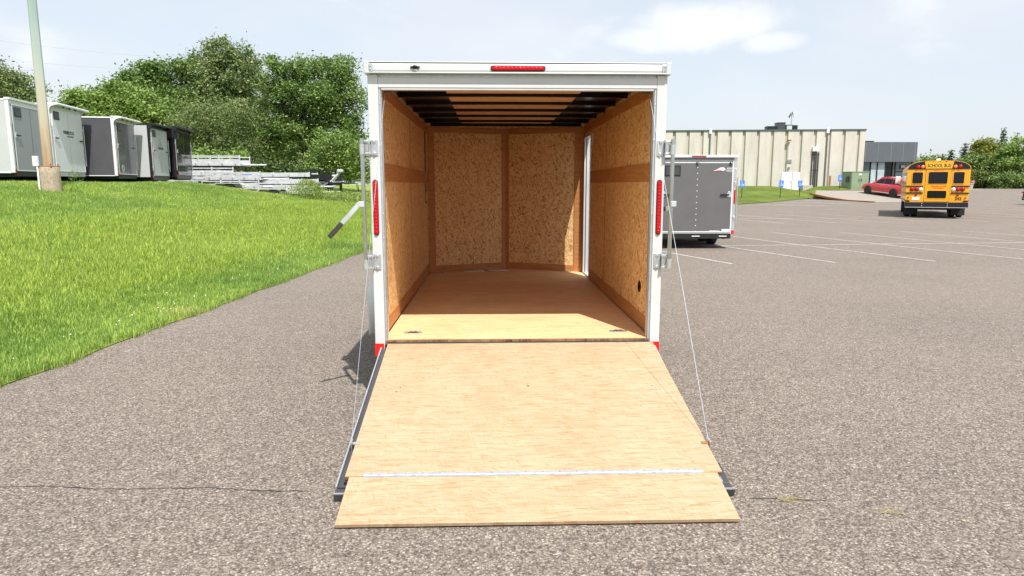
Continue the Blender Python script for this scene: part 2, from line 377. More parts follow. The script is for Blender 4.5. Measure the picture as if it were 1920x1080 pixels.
def mat_ply(name, dark, mid, light, fleck, strands=0.0, grain=1.0):
    m, t, b = new_mat(name)
    g1 = noise(t, coords(t, 'Object', (2.2, 34, 10), rand=True), 1.4, 7, 0.62, 0.35)
    g2 = noise(t, coords(t, 'Object', (5, 130, 20), rand=True), 1.2, 4, 0.6)
    r = ramp(t, [(0.30, dark), (0.47, mid), (0.66, light)], g1)
    r2 = ramp(t, [(0.32, (1 - 0.14 * grain, 1 - 0.17 * grain, 1 - 0.21 * grain)), (0.6, (1.03, 1.03, 1.03))], g2)
    g3 = ramp(t, [(0.42, (1, 1, 1)), (0.60, (1 - 0.20 * (grain - 1), 1 - 0.27 * (grain - 1), 1 - 0.34 * (grain - 1)))], noise(t, coords(t, 'Object', (1.1, 60, 8), rand=True), 1.3, 6, 0.7, 0.5))
    cc = mixrgb(t, 1.0, r.outputs[0], r2.outputs[0], 'MULTIPLY')
    if grain != 1.0: cc = mixrgb(t, 1.0, cc, g3.outputs[0], 'MULTIPLY')
    # rubbed scratches and resin flecks, each with a shape of its own
    fl = noise(t, coords(t, 'Object', (9, 38, 9), (0, 0, 0.25), rand=True), 1.6, 3, 0.55, 1.2)
    fm = ramp(t, [(0.675, (0, 0, 0)), (0.73, (0.75, 0.75, 0.75))], fl)
    cc = mixrgb(t, fm.outputs[0], cc, fleck)
    blot = ramp(t, [(0.35, (0.93, 0.90, 0.86)), (0.65, (1.03, 1.03, 1.02))], noise(t, coords(t, 'Object', rand=True), 2.3, 5, 0.6))
    cc = mixrgb(t, 1.0, cc, blot.outputs[0], 'MULTIPLY')
    if strands:
        for ang, sx, sy, th in ((0.06, 12, 150, 0.90), (-0.16, 10, 130, 0.92), (1.35, 24, 190, 0.965), (0.55, 18, 170, 0.955)):
            mpn = t.nodes.new('ShaderNodeMapping'); mpn.inputs['Scale'].default_value = (sx, sy, 1)
            t.links.new(coords(t, 'Object', (1, 1, 1), (0, 0, ang), rand=True), mpn.inputs['Vector'])
            vo = voro(t, mpn.outputs[0], 1.0); sc_ = N(t, 'ShaderNodeSeparateColor'); t.links.new(vo.outputs['Color'], sc_.inputs[0])
            mk = ramp(t, [(th - 0.02, (0, 0, 0)), (th + 0.03, (strands,) * 3)], sc_.outputs[0])
            cc = mixrgb(t, mk.outputs[0], cc, fleck)
            mk = ramp(t, [(0.0, (strands * .7,) * 3), (0.10, (strands * .5,) * 3), (0.13, (0, 0, 0))], sc_.outputs[1])
            cc = mixrgb(t, mk.outputs[0], cc, hexmul(light, 1.10))
    kn = voro(t, coords(t, 'Object', (3.3, 4.3, 1), rand=True), 1.0)
    km = ramp(t, [(0.0, (0.8, 0.8, 0.8)), (0.022, (0.6, 0.6, 0.6)), (0.034, (0, 0, 0))], kn.outputs['Distance'])
    cc = mixrgb(t, km.outputs[0], cc, hexmul(fleck, 0.55))
    t.links.new(cc, b.inputs['Base Color']); b.inputs['Roughness'].default_value = 0.6
    bump(t, b, g2, 0.10, 0.001)
    return m
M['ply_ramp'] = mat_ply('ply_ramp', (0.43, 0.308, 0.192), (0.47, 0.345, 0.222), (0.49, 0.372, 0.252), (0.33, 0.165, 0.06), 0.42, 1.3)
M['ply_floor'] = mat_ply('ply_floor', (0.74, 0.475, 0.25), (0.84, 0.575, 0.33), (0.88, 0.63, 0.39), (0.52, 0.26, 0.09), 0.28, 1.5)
M['trim_wood'] = mat_ply('trim_wood', (0.44, 0.18, 0.052), (0.53, 0.245, 0.085), (0.60, 0.30, 0.115), (0.30, 0.10, 0.028))
M['ply_edge'] = mat_ply('ply_edge', (0.10, 0.05, 0.02), (0.24, 0.13, 0.06), (0.36, 0.22, 0.11), (0.08, 0.04, 0.015), 0.6)

def mat_wallconc(name, c0, c1):
    m, t, b = new_mat(name)
    v = coords(t, 'Object', (1, 1, 0.22), rand=True)
    f = noise(t, v, 1.6, 7, 0.65); g = noise(t, coords(t, 'Object'), 14, 5, 0.6)
    r = ramp(t, [(0.3, c0), (0.65, c1)], f)
    r2 = ramp(t, [(0.3, (0.92, 0.92, 0.92)), (0.7, (1.05, 1.05, 1.05))], g)
    t.links.new(mixrgb(t, 1.0, r.outputs[0], r2.outputs[0], 'MULTIPLY'), b.inputs['Base Color'])
    b.inputs['Roughness'].default_value = 0.92
    return m
M['wall_panel'] = mat_wallconc('wall_panel', (0.50, 0.468, 0.41), (0.62, 0.595, 0.54))
M['wall_groove'] = mat_wallconc('wall_groove', (0.45, 0.41, 0.345), (0.55, 0.515, 0.44))

# ---------------------------------------------------------------- mesh helpers
class MB:
    def __init__(s): s.v = []; s.f = []
    def add(s, vs_, fs_):
        o = len(s.v); s.v += [tuple(p) for p in vs_]; s.f += [tuple(i + o for i in f) for f in fs_]; return s
    def box(s, lo, hi, mat=None):
        x0, y0, z0 = lo; x1, y1, z1 = hi
        p = [(x0, y0, z0), (x1, y0, z0), (x1, y1, z0), (x0, y1, z0), (x0, y0, z1), (x1, y0, z1), (x1, y1, z1), (x0, y1, z1)]
        if mat is not None: p = [tuple(mat @ Vector(q)) for q in p]
        return s.add(p, [(0, 3, 2, 1), (4, 5, 6, 7), (0, 1, 5, 4), (1, 2, 6, 5), (2, 3, 7, 6), (3, 0, 4, 7)])
    def cyl(s, p0, p1, r0, r1=None, seg=12, cap=True):
        r1 = r0 if r1 is None else r1
        p0 = Vector(p0); p1 = Vector(p1); d = (p1 - p0).normalized()
        a = d.orthogonal().normalized(); b = d.cross(a)
        vs_ = []
        for p, r in ((p0, r0), (p1, r1)):
            for i in range(seg):
                t = 2 * math.pi * i / seg
                vs_.append(p + (a * math.cos(t) + b * math.sin(t)) * r)
        fs_ = [(i, (i + 1) % seg, seg + (i + 1) % seg, seg + i) for i in range(seg)]
        if cap: fs_ += [tuple(range(seg - 1, -1, -1)), tuple(range(seg, 2 * seg))]
        return s.add(vs_, fs_)
    def tube(s, pts, rad, seg=8):
        pts = [Vector(p) for p in pts]
        rad = rad if isinstance(rad, (list, tuple)) else [rad] * len(pts)
        vs_ = []; ref = None
        for i, p in enumerate(pts):
            d = (pts[min(i + 1, len(pts) - 1)] - pts[max(i - 1, 0)]).normalized()
            if ref is None: ref = d.orthogonal().normalized()
            a = (ref - d * ref.dot(d)).normalized(); b = d.cross(a); ref = a
            for k in range(seg):
                t = 2 * math.pi * k / seg
                vs_.append(p + (a * math.cos(t) + b * math.sin(t)) * rad[i])
        fs_ = []
        for i in range(len(pts) - 1):
            for k in range(seg):
                fs_.append((i * seg + k, i * seg + (k + 1) % seg, (i + 1) * seg + (k + 1) % seg, (i + 1) * seg + k))
        fs_ += [tuple(range(seg - 1, -1, -1)), tuple((len(pts) - 1) * seg + k for k in range(seg))]
        return s.add(vs_, fs_)
    def prism(s, poly, axis, lo, hi):
        # poly: 2-D outline; axis: the axis it is extruded along
        def P(u, v, h):
            return {'x': (h, u, v), 'y': (u, h, v), 'z': (u, v, h)}[axis]
        n = len(poly)
        vs_ = [P(u, v, lo) for u, v in poly] + [P(u, v, hi) for u, v in poly]
        fs_ = [tuple(range(n - 1, -1, -1)), tuple(range(n, 2 * n))] + [(i, (i + 1) % n, n + (i + 1) % n, n + i) for i in range(n)]
        return s.add(vs_, fs_)
    def lathe(s, prof, c=(0, 0, 0), axis='x', seg=24):
        vs_ = []
        for r, h in prof:
            for k in range(seg):
                t = 2 * math.pi * k / seg; u, v = r * math.cos(t), r * math.sin(t)
                q = {'x': (h, u, v), 'y': (u, h, v), 'z': (u, v, h)}[axis]
                vs_.append((c[0] + q[0], c[1] + q[1], c[2] + q[2]))
        fs_ = []
        for i in range(len(prof) - 1):
            for k in range(seg):
                fs_.append((i * seg + k, i * seg + (k + 1) % seg, (i + 1) * seg + (k + 1) % seg, (i + 1) * seg + k))
        fs_ += [tuple(range(seg - 1, -1, -1)), tuple((len(prof) - 1) * seg + k for k in range(seg))]
        return s.add(vs_, fs_)
    def quad(s, a, b, c, d): return s.add([a, b, c, d], [(0, 1, 2, 3)])
    def sphere(s, c, r, seg=10, rings=6, sc=(1, 1, 1)):
        prof = [(max(1e-4, r * math.sin(math.pi * i / rings)), -r * math.cos(math.pi * i / rings)) for i in range(rings + 1)]
        o = len(s.v); s.lathe(prof, (0, 0, 0), 'z', seg)
        for i in range(o, len(s.v)):
            p = s.v[i]; s.v[i] = (c[0] + p[0] * sc[0], c[1] + p[1] * sc[1], c[2] + p[2] * sc[2])
        return s
    def mesh(s, name):
        me = bpy.data.meshes.new(name); me.from_pydata(s.v, [], s.f); me.update()
        bm = bmesh.new(); bm.from_mesh(me); bmesh.ops.recalc_face_normals(bm, faces=bm.faces); bm.to_mesh(me); bm.free()
        return me
    def build(s, name, mat, parent=None, bevel=0.0, smooth=False, loc=None, rot=None):
        return link(name, s.mesh(name), mat, parent, bevel, smooth, loc, rot)
def link(name, me, mat, parent=None, bevel=0.0, smooth=False, loc=None, rot=None):
    if mat is not None:
        me.materials.clear(); me.materials.append(M[mat] if isinstance(mat, str) else mat)
    o = bpy.data.objects.new(name, me); COL.objects.link(o)
    if parent is not None: o.parent = parent
    if loc is not None: o.location = loc
    if rot is not None: o.rotation_euler = rot
    if smooth:
        me.polygons.foreach_set('use_smooth', [True] * len(me.polygons))
        try: me.set_sharp_from_angle(angle=R(38))
        except Exception: pass
    if bevel:
        md = o.modifiers.new('bevel', 'BEVEL'); md.width = bevel; md.segments = 2; md.limit_method = 'ANGLE'; md.angle_limit = R(40)
    return o
def box(name, lo, hi, mat, parent=None, bevel=0.0):
    return MB().box(lo, hi).build(name, mat, parent, bevel)
def thing(name, label, cat, loc=(0, 0, 0), rotz=0.0, group=None, rot=None):
    o = bpy.data.objects.new(name, None); COL.objects.link(o)
    o.empty_display_size = 0.2
    o.location = loc; o.rotation_euler = rot if rot else (0, 0, rotz)
    return tag(o, label, cat, group)
def tag(o, label=None, cat=None, group=None, kind=None):
    if label: o['label'] = label
    if cat: o['category'] = cat
    if group: o['group'] = group
    if kind: o['kind'] = kind
    return o
def copy_tree(o, parent=None):
    c = o.copy(); COL.objects.link(c)
    if parent is not None: c.parent = parent
    for ch in list(o.children): copy_tree(ch, c)
    return c
def board(name, w_, h_, t_, origin, xd, yd, mat, parent=None, bevel=0.0015):
    """a flat board whose own x runs along xd, y along yd, front face at +z"""
    xd = Vector(xd).normalized(); yd = Vector(yd).normalized(); zd = xd.cross(yd)
    me = MB().box((0, 0, 0), (w_, h_, t_)).mesh(name)
    o = link(name, me, mat, parent, bevel)
    o.matrix_local = Matrix(((xd.x, yd.x, zd.x, origin[0]), (xd.y, yd.y, zd.y, origin[1]), (xd.z, yd.z, zd.z, origin[2]), (0, 0, 0, 1)))
    return o
def lettering(name, txt, size, mat, parent, origin, xd, yd, sx=1.0, bold=0.0, extrude=0.002, align='CENTER'):
    cu = bpy.data.curves.new(name, 'FONT'); cu.body = txt; cu.size = size; cu.align_x = align; cu.align_y = 'CENTER'
    cu.extrude = extrude; cu.offset = bold; cu.resolution_u = 3
    to = bpy.data.objects.new(name + '_src', cu); COL.objects.link(to)
    dg = bpy.context.evaluated_depsgraph_get(); dg.update()
    me = bpy.data.meshes.new_from_object(to.evaluated_get(dg))
    bpy.data.objects.remove(to); bpy.data.curves.remove(cu)
    me.name = name
    for vtx in me.vertices: vtx.co.x *= sx
    o = link(name, me, mat, parent)
    xd = Vector(xd).normalized(); yd = Vector(yd).normalized(); zd = xd.cross(yd)
    o.matrix_local = Matrix(((xd.x, yd.x, zd.x, origin[0]), (xd.y, yd.y, zd.y, origin[1]), (xd.z, yd.z, zd.z, origin[2]), (0, 0, 0, 1)))
    return o
def rounded(w_, h_, r_, n=5):
    pts = []
    for cx, cy, a0 in ((w_ / 2 - r_, h_ / 2 - r_, 0), (-w_ / 2 + r_, h_ / 2 - r_, 90), (-w_ / 2 + r_, -h_ / 2 + r_, 180), (w_ / 2 - r_, -h_ / 2 + r_, 270)):
        for i in range(n + 1):
            a = R(a0 + 90 * i / n); pts.append((cx + r_ * math.cos(a), cy + r_ * math.sin(a)))
    return pts

# ---------------------------------------------------------------- terrain
def ss(a, b, x):
    t = np.clip((np.asarray(x, float) - a) / (b - a), 0, 1); return t * t * (3 - 2 * t)
def zl(y):
    y = np.asarray(y, float)
    return 0.011 * (np.sqrt((y - 17) ** 2 + 16) + (y - 17)) / 2 - 0.0025
def edge_x(y): return -4.46 + 0.08 * np.asarray(y, float)
_S = [-1, 0, 1, 3, 5, 8, 9.2, 9.9, 11.3, 20, 200]
_P = [0, 0, 0.10, 0.42, 0.85, 1.46, 1.67, 1.69, 1.42, 1.40, 1.40]
def hill(x, y):
    x = np.asarray(x, float); y = np.asarray(y, float)
    s = edge_x(y) - x
    P = sum(np.interp(s + d, _S, _P) for d in (-0.8, -0.4, 0, 0.4, 0.8)) / 5 * ss(-0.2, 1.0, s)
    k = 1 - 0.42 * ss(24, 40, y) * (1 - ss(9, 12, s))
    z = P * k
    far = 1.25 + 0.40 * ss(45, 70, y)
    m = ss(40, 60, y) * ss(0, 5, s)
    z = z * (1 - m) + far * m
    z = z + np.maximum(0, zl(y)) * (1 - ss(0, 5, s))
    z = z + (0.03 * np.sin(x * 1.3 + 0.4 * y) + 0.025 * np.sin(0.9 * y - 0.7 * x)) * ss(0.5, 3, s)
    return z
def grid_mesh(name, X, Y, Z):
    ny, nx = X.shape
    vs_ = np.stack([X, Y, Z], -1).reshape(-1, 3)
    idx = np.arange(ny * nx).reshape(ny, nx)
    f = np.stack([idx[:-1, :-1], idx[:-1, 1:], idx[1:, 1:], idx[1:, :-1]], -1).reshape(-1, 4)
    me = bpy.data.meshes.new(name)
    me.vertices.add(len(vs_)); me.vertices.foreach_set('co', vs_.ravel())
    me.loops.add(f.size); me.loops.foreach_set('vertex_index', f.ravel().astype(np.int32))
    me.polygons.add(len(f)); me.polygons.foreach_set('loop_start', np.arange(0, f.size, 4, dtype=np.int32))
    me.update(calc_edges=True); me.validate()
    me.polygons.foreach_set('use_smooth', np.ones(len(f), bool))
    return me
# far ground, one sheet to the horizon
ys = np.concatenate([[-600, -200, -60], np.arange(-20, 140, 8), [160, 240, 400, 800, 1600]])
xs = np.array([-1600, -600, -250, -120, -60, -30, -10, 0, 10, 30, 60, 120, 250, 600, 1600], float)
X, Y = np.meshgrid(xs, ys)
tag(link('ground', grid_mesh('ground', X, Y, np.minimum(zl(np.clip(Y, -20, 122)), 1.2) - 0.06), 'lawn'), kind='structure')
# parking lot
ys = np.concatenate([np.arange(-14, 34, 1.0), np.arange(34, 126, 4.0)])
t_ = np.concatenate([np.linspace(0, 12, 13), np.linspace(15, 150, 28)])
Y = np.repeat(ys[:, None], len(t_), 1)
X = edge_x(Y) - 0.25 + t_[None, :]
tag(link('parking_lot', grid_mesh('parking_lot', X, Y, zl(Y)), 'asphalt'), kind='structure')
# grass bank on the left
ys = np.concatenate([np.arange(-10, 32, 0.35), np.arange(32, 70, 1.0), np.arange(70, 140, 6)])
s_ = np.concatenate([np.linspace(-0.02, 2, 12), np.arange(2.3, 14, 0.4), np.arange(14.5, 30, 1.2), np.arange(31, 120, 6)])
Y = np.repeat(ys[:, None], len(s_), 1)
wob = 0.02 * np.sin(ys * 2.3) + 0.015 * np.sin(ys * 5.1 + 1)
X = edge_x(Y) - s_[None, :] + wob[:, None] * np.clip(1 - s_[None, :] / 1.5, 0, 1)
bank = tag(link('grass_bank', grid_mesh('grass_bank', X, Y, hill(X, Y) + 0.008), 'soil_grass'), kind='structure')

# ---- lawn slope in front of the concrete building
LE = [(0, 33.0), (5, 36.5), (10, 40.2), (14, 43.7), (16.4, 45.8), (20.2, 49.7), (25.9, 56.9), (27.4, 58.6), (29.3, 60.6), (30.0, 61.0), (45, 61.2)]
def lawn_edge(x): return np.interp(x, [p[0] for p in LE], [p[1] for p in LE])
def build_y(x): return 67.5 - 0.115 * (np.asarray(x, float) - 6)   # front face of the building
def apron_z(y): return zl(y) + np.maximum(0.0, 0.098 * (np.asarray(y, float) - 54.3))
def lawn_z(x, y):
    ye = lawn_edge(x); yb = build_y(x)
    t = np.clip((y - ye) / (yb - ye), 0, 1.3)
    z0 = np.where(np.asarray(x) < 29.6, zl(ye), apron_z(60.6) + 0.06)
    z = z0 + (1.52 - z0) * (1 - (1 - np.clip(t, 0, 1)) ** 1.5)
    dip = 0.45 * np.exp(-((x - 29.0) / 1.3) ** 2) * ss(0.35, 0.95, t)
    return z - dip + 0.03
xs = np.arange(0, 36.6, 0.7)
ts = np.linspace(0, 1.12, 26)
X = np.repeat(xs[None, :], len(ts), 0)
Y = lawn_edge(X) + ts[:, None] * (build_y(X) - lawn_edge(X))
lawn = tag(link('lawn', grid_mesh('lawn', X, Y, lawn_z(X, Y)), 'lawn'), kind='structure')
# sloping concrete apron the red car stands on
ys = np.arange(49.6, 61.3, 0.6)
X = np.stack([np.linspace(np.interp(y, [49.6, 58, 61.3], [28.2, 27.7, 29.3]), np.interp(y, [49.6, 52, 54, 61.3], [29.0, 33.5, 38.0, 41.0]), 14) for y in ys])
Y = np.repeat(ys[:, None], 14, 1)
tag(link('driveway', grid_mesh('driveway', X, Y, apron_z(Y) + 0.014), 'kerb'), kind='structure')
def strip_sheet(name, pts, width, zf, mat, h=0.12, kind='structure'):
    mb = MB()
    for (a, b) in zip(pts[:-1], pts[1:]):
        a = Vector((*a, 0)); b = Vector((*b, 0)); d = (b - a).normalized(); n = Vector((-d.y, d.x, 0)) * width / 2
        q = [a - n, b - n, b + n, a + n]
        lo = [(p.x, p.y, float(zf(p.x, p.y)) - 0.05) for p in q]; hi = [(p.x, p.y, float(zf(p.x, p.y)) + h) for p in q]
        mb.add(lo + hi, [(0, 3, 2, 1), (4, 5, 6, 7), (0, 1, 5, 4), (1, 2, 6, 5), (2, 3, 7, 6), (3, 0, 4, 7)])
    return tag(mb.build(name, mat), kind=kind)
strip_sheet('kerb', [(27.55, 58.6), (27.75, 56.0), (27.95, 53.0), (28.1, 49.6)], 0.20, lambda x, y: apron_z(y), 'rust', 0.09)

# painted stall lines
def paint(a, b, wd=0.085, nm='stall_line'):
    a = Vector((*a, 0)); b = Vector((*b, 0)); d = (b - a); L = d.length; d.normalize(); n = Vector((-d.y, d.x, 0)) * wd / 2
    k = max(1, int(L / 1.5)); mb = MB()
    vs_ = []
    for i in range(k + 1):
        p = a + d * L * i / k
        for q in (p - n, p + n): vs_.append((q.x, q.y, float(zl(q.y)) + 0.005))
    mb.add(vs_, [(2 * i, 2 * i + 2, 2 * i + 3, 2 * i + 1) for i in range(k)])
    return tag(mb.build(nm, 'line'), kind='structure')
sp0 = Vector((5.0, 17.9)); spd = Vector((8.71, 0.69)).normalized()
ld = Vector((0.29, -0.957)).normalized()
paint(sp0 - spd * 1.5, sp0 + spd * 40, 0.09)
for k in range(-1, 17):
    c = sp0 + spd * (1.1 + 2.27 * k)
    a0 = 0.4 if k == 0 else 4.2
    paint(c - ld * (4.3 if k not in (0,) else 0.2), c + ld * 4.05)
sp1 = Vector((8.5, 30.0))
for k in range(0, 14):
    c = sp1 + spd * (2.25 * k)
    paint(c - ld * 3.6, c + ld * 3.3, 0.09)
sp2 = Vector((10.0, 37.6))
paint((10, 30.05), (40, 32.4), 0.08)
for k in range(6, 13):
    c = sp2 + spd * (2.5 * k)
    paint(c - ld * 1.9, c + ld * 2.2, 0.09)
# hatched accessible bays along the lawn
le_d = Vector((25.9 - 16.4, 56.9 - 45.8)).normalized(); le_n = Vector((le_d.y, -le_d.x))
for k, s0 in enumerate((1.0, 6.4, 11.6)):
    o_ = Vector((16.6, 45.6)) + le_d * s0 + le_n * 0.5
    for q in (0.0, 1.6, 4.4): paint(o_ + le_d * q, o_ + le_d * q + le_n * 4.6, 0.13)
    for q in range(5): paint(o_ + le_n * (0.5 + 0.9 * q), o_ + le_d * 1.6 + le_n * (0.9 + 0.9 * q), 0.13)
# a hairline crack across the asphalt
def crack(pts, wd, nm):
    mb = MB(); vs_ = []
    for i, (x, y) in enumerate(pts):
        ww = wd * (0.4 + 1.1 * random.random())
        vs_ += [(x, y - ww, float(zl(y)) + 0.003), (x, y + ww, float(zl(y)) + 0.003)]
    mb.add(vs_, [(2 * i, 2 * i + 2, 2 * i + 3, 2 * i + 1) for i in range(len(pts) - 1)])
    tag(mb.build(nm, 'crack'), kind='structure')
xs = np.arange(-4.1, -0.95, 0.035)
crack([(x, 3.60 - 0.055 * max(0, x + 2.6) + 0.012 * math.sin(x * 7) + random.uniform(-0.008, 0.008)) for x in xs], 0.0032, 'asphalt_crack')
xs = np.arange(1.35, 1.75, 0.03)
crack([(x, 3.33 - 0.10 * (x - 1.5) + random.uniform(-0.006, 0.006)) for x in xs], 0.0025, 'asphalt_crack')

# ================================================================ grass cover
def make_tuft(name, nb, hmin, hmax, spread, wid):
    mb = MB()
    for i in range(nb):
        a = random.uniform(0, 2 * math.pi); rr = spread * math.sqrt(random.random())
        x, y = rr * math.cos(a), rr * math.sin(a)
        h = random.uniform(hmin, hmax); th = random.uniform(0, 2 * math.pi); lean = random.uniform(0.12, 0.75) * h
        dx, dy = math.cos(th), math.sin(th); wx, wy = -dy * wid / 2, dx * wid / 2
        p1 = (x + dx * lean * 0.3, y + dy * lean * 0.3, h * 0.55); p2 = (x + dx * lean, y + dy * lean, h)
        mb.add([(x - wx, y - wy, 0), (x + wx, y + wy, 0), (p1[0] + wx * .8, p1[1] + wy * .8, p1[2]), (p1[0] - wx * .8, p1[1] - wy * .8, p1[2]), p2],
               [(0, 1, 2, 3), (3, 2, 4)])
    me = bpy.data.meshes.new(name); me.from_pydata(mb.v, [], mb.f); me.update()
    me.materials.append(M['blade'])
    return bpy.data.objects.new(name, me)
tcol = bpy.data.collections.new('tuft_source')
for i in range(4): tcol.objects.link(make_tuft('grass_tuft', 24, 0.03, 0.14, 0.085, 0.0075))
# points on the bank: dense near, thinner far; taller in the unmown belt
def scatter_grass():
    n = 185000
    yy = 2.4 + 36.8 * RNG.random(n) ** 1.75
    sdist = 13.2 * RNG.random(n) ** 1.1
    xx = edge_x(yy) - sdist
    xx += (0.02 * np.sin(yy * 2.3) + 0.015 * np.sin(yy * 5.1 + 1)) * np.clip(1 - sdist / 1.5, 0, 1) + 0.03 * RNG.standard_normal(n)
    keep = (xx / np.maximum(yy, 0.1) > -1.0)
    xx, yy, sdist = xx[keep], yy[keep], sdist[keep]
    zz = hill(xx, yy) + 0.004
    pat = 0.5 + 0.5 * np.sin(xx * 0.9 + 1.3 * np.sin(yy * 0.5)) * np.sin(yy * 0.7 + 0.8 * np.sin(xx * 0.6))
    tall = ss(0.5, 1.6, sdist) * (1 - ss(4.2, 6.0, sdist))
    sc = 0.58 + 1.0 * tall * (0.45 + 0.55 * pat) + 0.25 * RNG.random(len(xx)) ** 2
    sc *= 1 + 0.02 * np.clip(yy - 8, 0, 20)
    me = bpy.data.meshes.new('grass')
    me.vertices.add(len(xx)); me.vertices.foreach_set('co', np.stack([xx, yy, zz], -1).ravel())
    a = me.attributes.new('tuft_scale', 'FLOAT', 'POINT'); a.data.foreach_set('value', sc.astype(np.float32))
    a = me.attributes.new('tuft_turn', 'FLOAT', 'POINT'); a.data.foreach_set('value', (RNG.random(len(xx)) * 6.283).astype(np.float32))
    me.update()
    o = bpy.data.objects.new('grass', me); COL.objects.link(o)
    me.materials.append(M['blade'])
    tag(o, 'thick bright green grass covering the sloping bank', 'grass', kind='stuff')
    ng = bpy.data.node_groups.new('grass_cover', 'GeometryNodeTree')
    ng.interface.new_socket('Geometry', in_out='INPUT', socket_type='NodeSocketGeometry')
    ng.interface.new_socket('Geometry', in_out='OUTPUT', socket_type='NodeSocketGeometry')
    L = ng.links.new; nn = ng.nodes.new
    gi = nn('NodeGroupInput'); go = nn('NodeGroupOutput'); iop = nn('GeometryNodeInstanceOnPoints')
    ci = nn('GeometryNodeCollectionInfo'); ci.inputs['Collection'].default_value = tcol
    ci.inputs['Separate Children'].default_value = True; ci.inputs['Reset Children'].default_value = True
    iop.inputs['Pick Instance'].default_value = True
    sa = nn('GeometryNodeInputNamedAttribute'); sa.data_type = 'FLOAT'; sa.inputs['Name'].default_value = 'tuft_scale'
    ta = nn('GeometryNodeInputNamedAttribute'); ta.data_type = 'FLOAT'; ta.inputs['Name'].default_value = 'tuft_turn'
    cx = nn('ShaderNodeCombineXYZ')
    L(ta.outputs['Attribute'], cx.inputs[2])
    L(gi.outputs[0], iop.inputs['Points']); L(ci.outputs[0], iop.inputs['Instance'])
    L(cx.outputs[0], iop.inputs['Rotation']); L(sa.outputs['Attribute'], iop.inputs['Scale'])
    L(iop.outputs[0], go.inputs[0])
    md = o.modifiers.new('grass_cover', 'NODES'); md.node_group = ng
scatter_grass()

def dots(name, pts, r, mat, label, cat):
    vs_, fs_ = [], []
    for (x, y, z) in pts:
        o = len(vs_); q = r * random.uniform(0.7, 1.3)
        vs_ += [(x + q, y, z), (x, y + q, z), (x - q, y, z), (x, y - q, z), (x, y, z + q * .8), (x, y, z - q * .8)]
        fs_ += [(o + a, o + (a + 1) % 4, o + 4) for a in range(4)] + [(o + (a + 1) % 4, o + a, o + 5) for a in range(4)]
    mb = MB(); mb.v = vs_; mb.f = fs_
    tag(mb.build(name, mat), label, cat, kind='stuff')
pts = []
for (cx, cy, rx, ry, n) in ((-4.15, 8.4, 0.16, 0.7, 16), (-4.2, 13.5, 0.5, 3.0, 40), (-5.6, 16.5, 1.6, 2.2, 80), (-8.5, 21, 2.5, 2.5, 70), (-10.5, 24, 1.5, 3, 60), (-4.5, 19, 0.7, 2.2, 30)):
    for _ in range(n):
        x = cx + random.gauss(0, rx); y = cy + random.gauss(0, ry)
        if x < float(edge_x(y)) - 0.12: pts.append((x, y, float(hill(x, y)) + random.uniform(0.07, 0.11)))
dots('clover_flower', pts, 0.0095, 'clover', 'tiny white clover flowers scattered in the grass bank', 'flowers')
pts = []
for _ in range(150):
    u = random.random(); x = -12.4 + 3.9 * u + random.gauss(0, 0.12); y = 32.5 + 3.5 * u + random.gauss(0, 0.5)
    pts.append((x, y, float(hill(x, y)) + random.uniform(0.08, 0.16)))
for _ in range(26):
    x = -5.6 + random.gauss(0, 0.5); y = 17.2 + random.gauss(0, 0.5); pts.append((x, y, float(hill(x, y)) + 0.11))
dots('dandelion_flower', pts, 0.022, 'dandelion', 'yellow dandelion flowers along the crest of the bank', 'flowers')

# ================================================================ the open cargo trailer
TX, TY = 0.20, 5.0
tr = thing('cargo_trailer', 'open white cargo trailer with wood-lined inside and lowered plywood ramp', 'trailer', (TX, TY, 0))
HW, IW, OW = 1.065, 1.015, 0.975        # outer half width, inner wall face, opening half width
ZF, ZT, ZC, ZR = 0.49, 2.31, 2.415, 2.47    # floor, opening top, ceiling, roof top
YC, YA = 3.97, 4.40                     # where the nose starts, its tip
# floor: two sheets of plywood and the steel frame below
fl = MB(); fl.prism([(-1.0, 0.02), (1.0, 0.02), (1.0, 2.44), (-1.0, 2.44)], 'z', ZF - 0.022, ZF)
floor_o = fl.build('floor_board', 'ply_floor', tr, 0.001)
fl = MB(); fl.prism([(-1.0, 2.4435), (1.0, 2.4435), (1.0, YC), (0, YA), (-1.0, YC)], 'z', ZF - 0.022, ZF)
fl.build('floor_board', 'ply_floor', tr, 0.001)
MB().box((-0.985, -0.004, ZF - 0.021), (0.985, 0.019, ZF - 0.003)).build('floor_edge', 'ply_edge', tr, 0.001)
MB().box((-0.99, -0.012, ZF - 0.044), (0.99, 0.03, ZF - 0.024)).build('threshold_bar', 'dark_rail', tr, 0.002)
MB().cyl((-0.985, -0.022, ZF - 0.030), (0.985, -0.022, ZF - 0.030), 0.0075, seg=10).build('ramp_hinge_tube', 'dark_rail', tr)
for i in range(4):
    y = 0.25 + 1.1 * i
    box('cross_member', (-1.0, y, 0.36), (1.0, y + 0.05, ZF - 0.024), 'black', tr)
for s in (-1, 1): box('frame_beam', (s * 0.95 - 0.04, 0.02, 0.33), (s * 0.95 + 0.04, YC, 0.44), 'black', tr)
box('rear_beam', (-0.985, 0.015, 0.36), (0.985, 0.075, ZF - 0.046), 'black', tr)
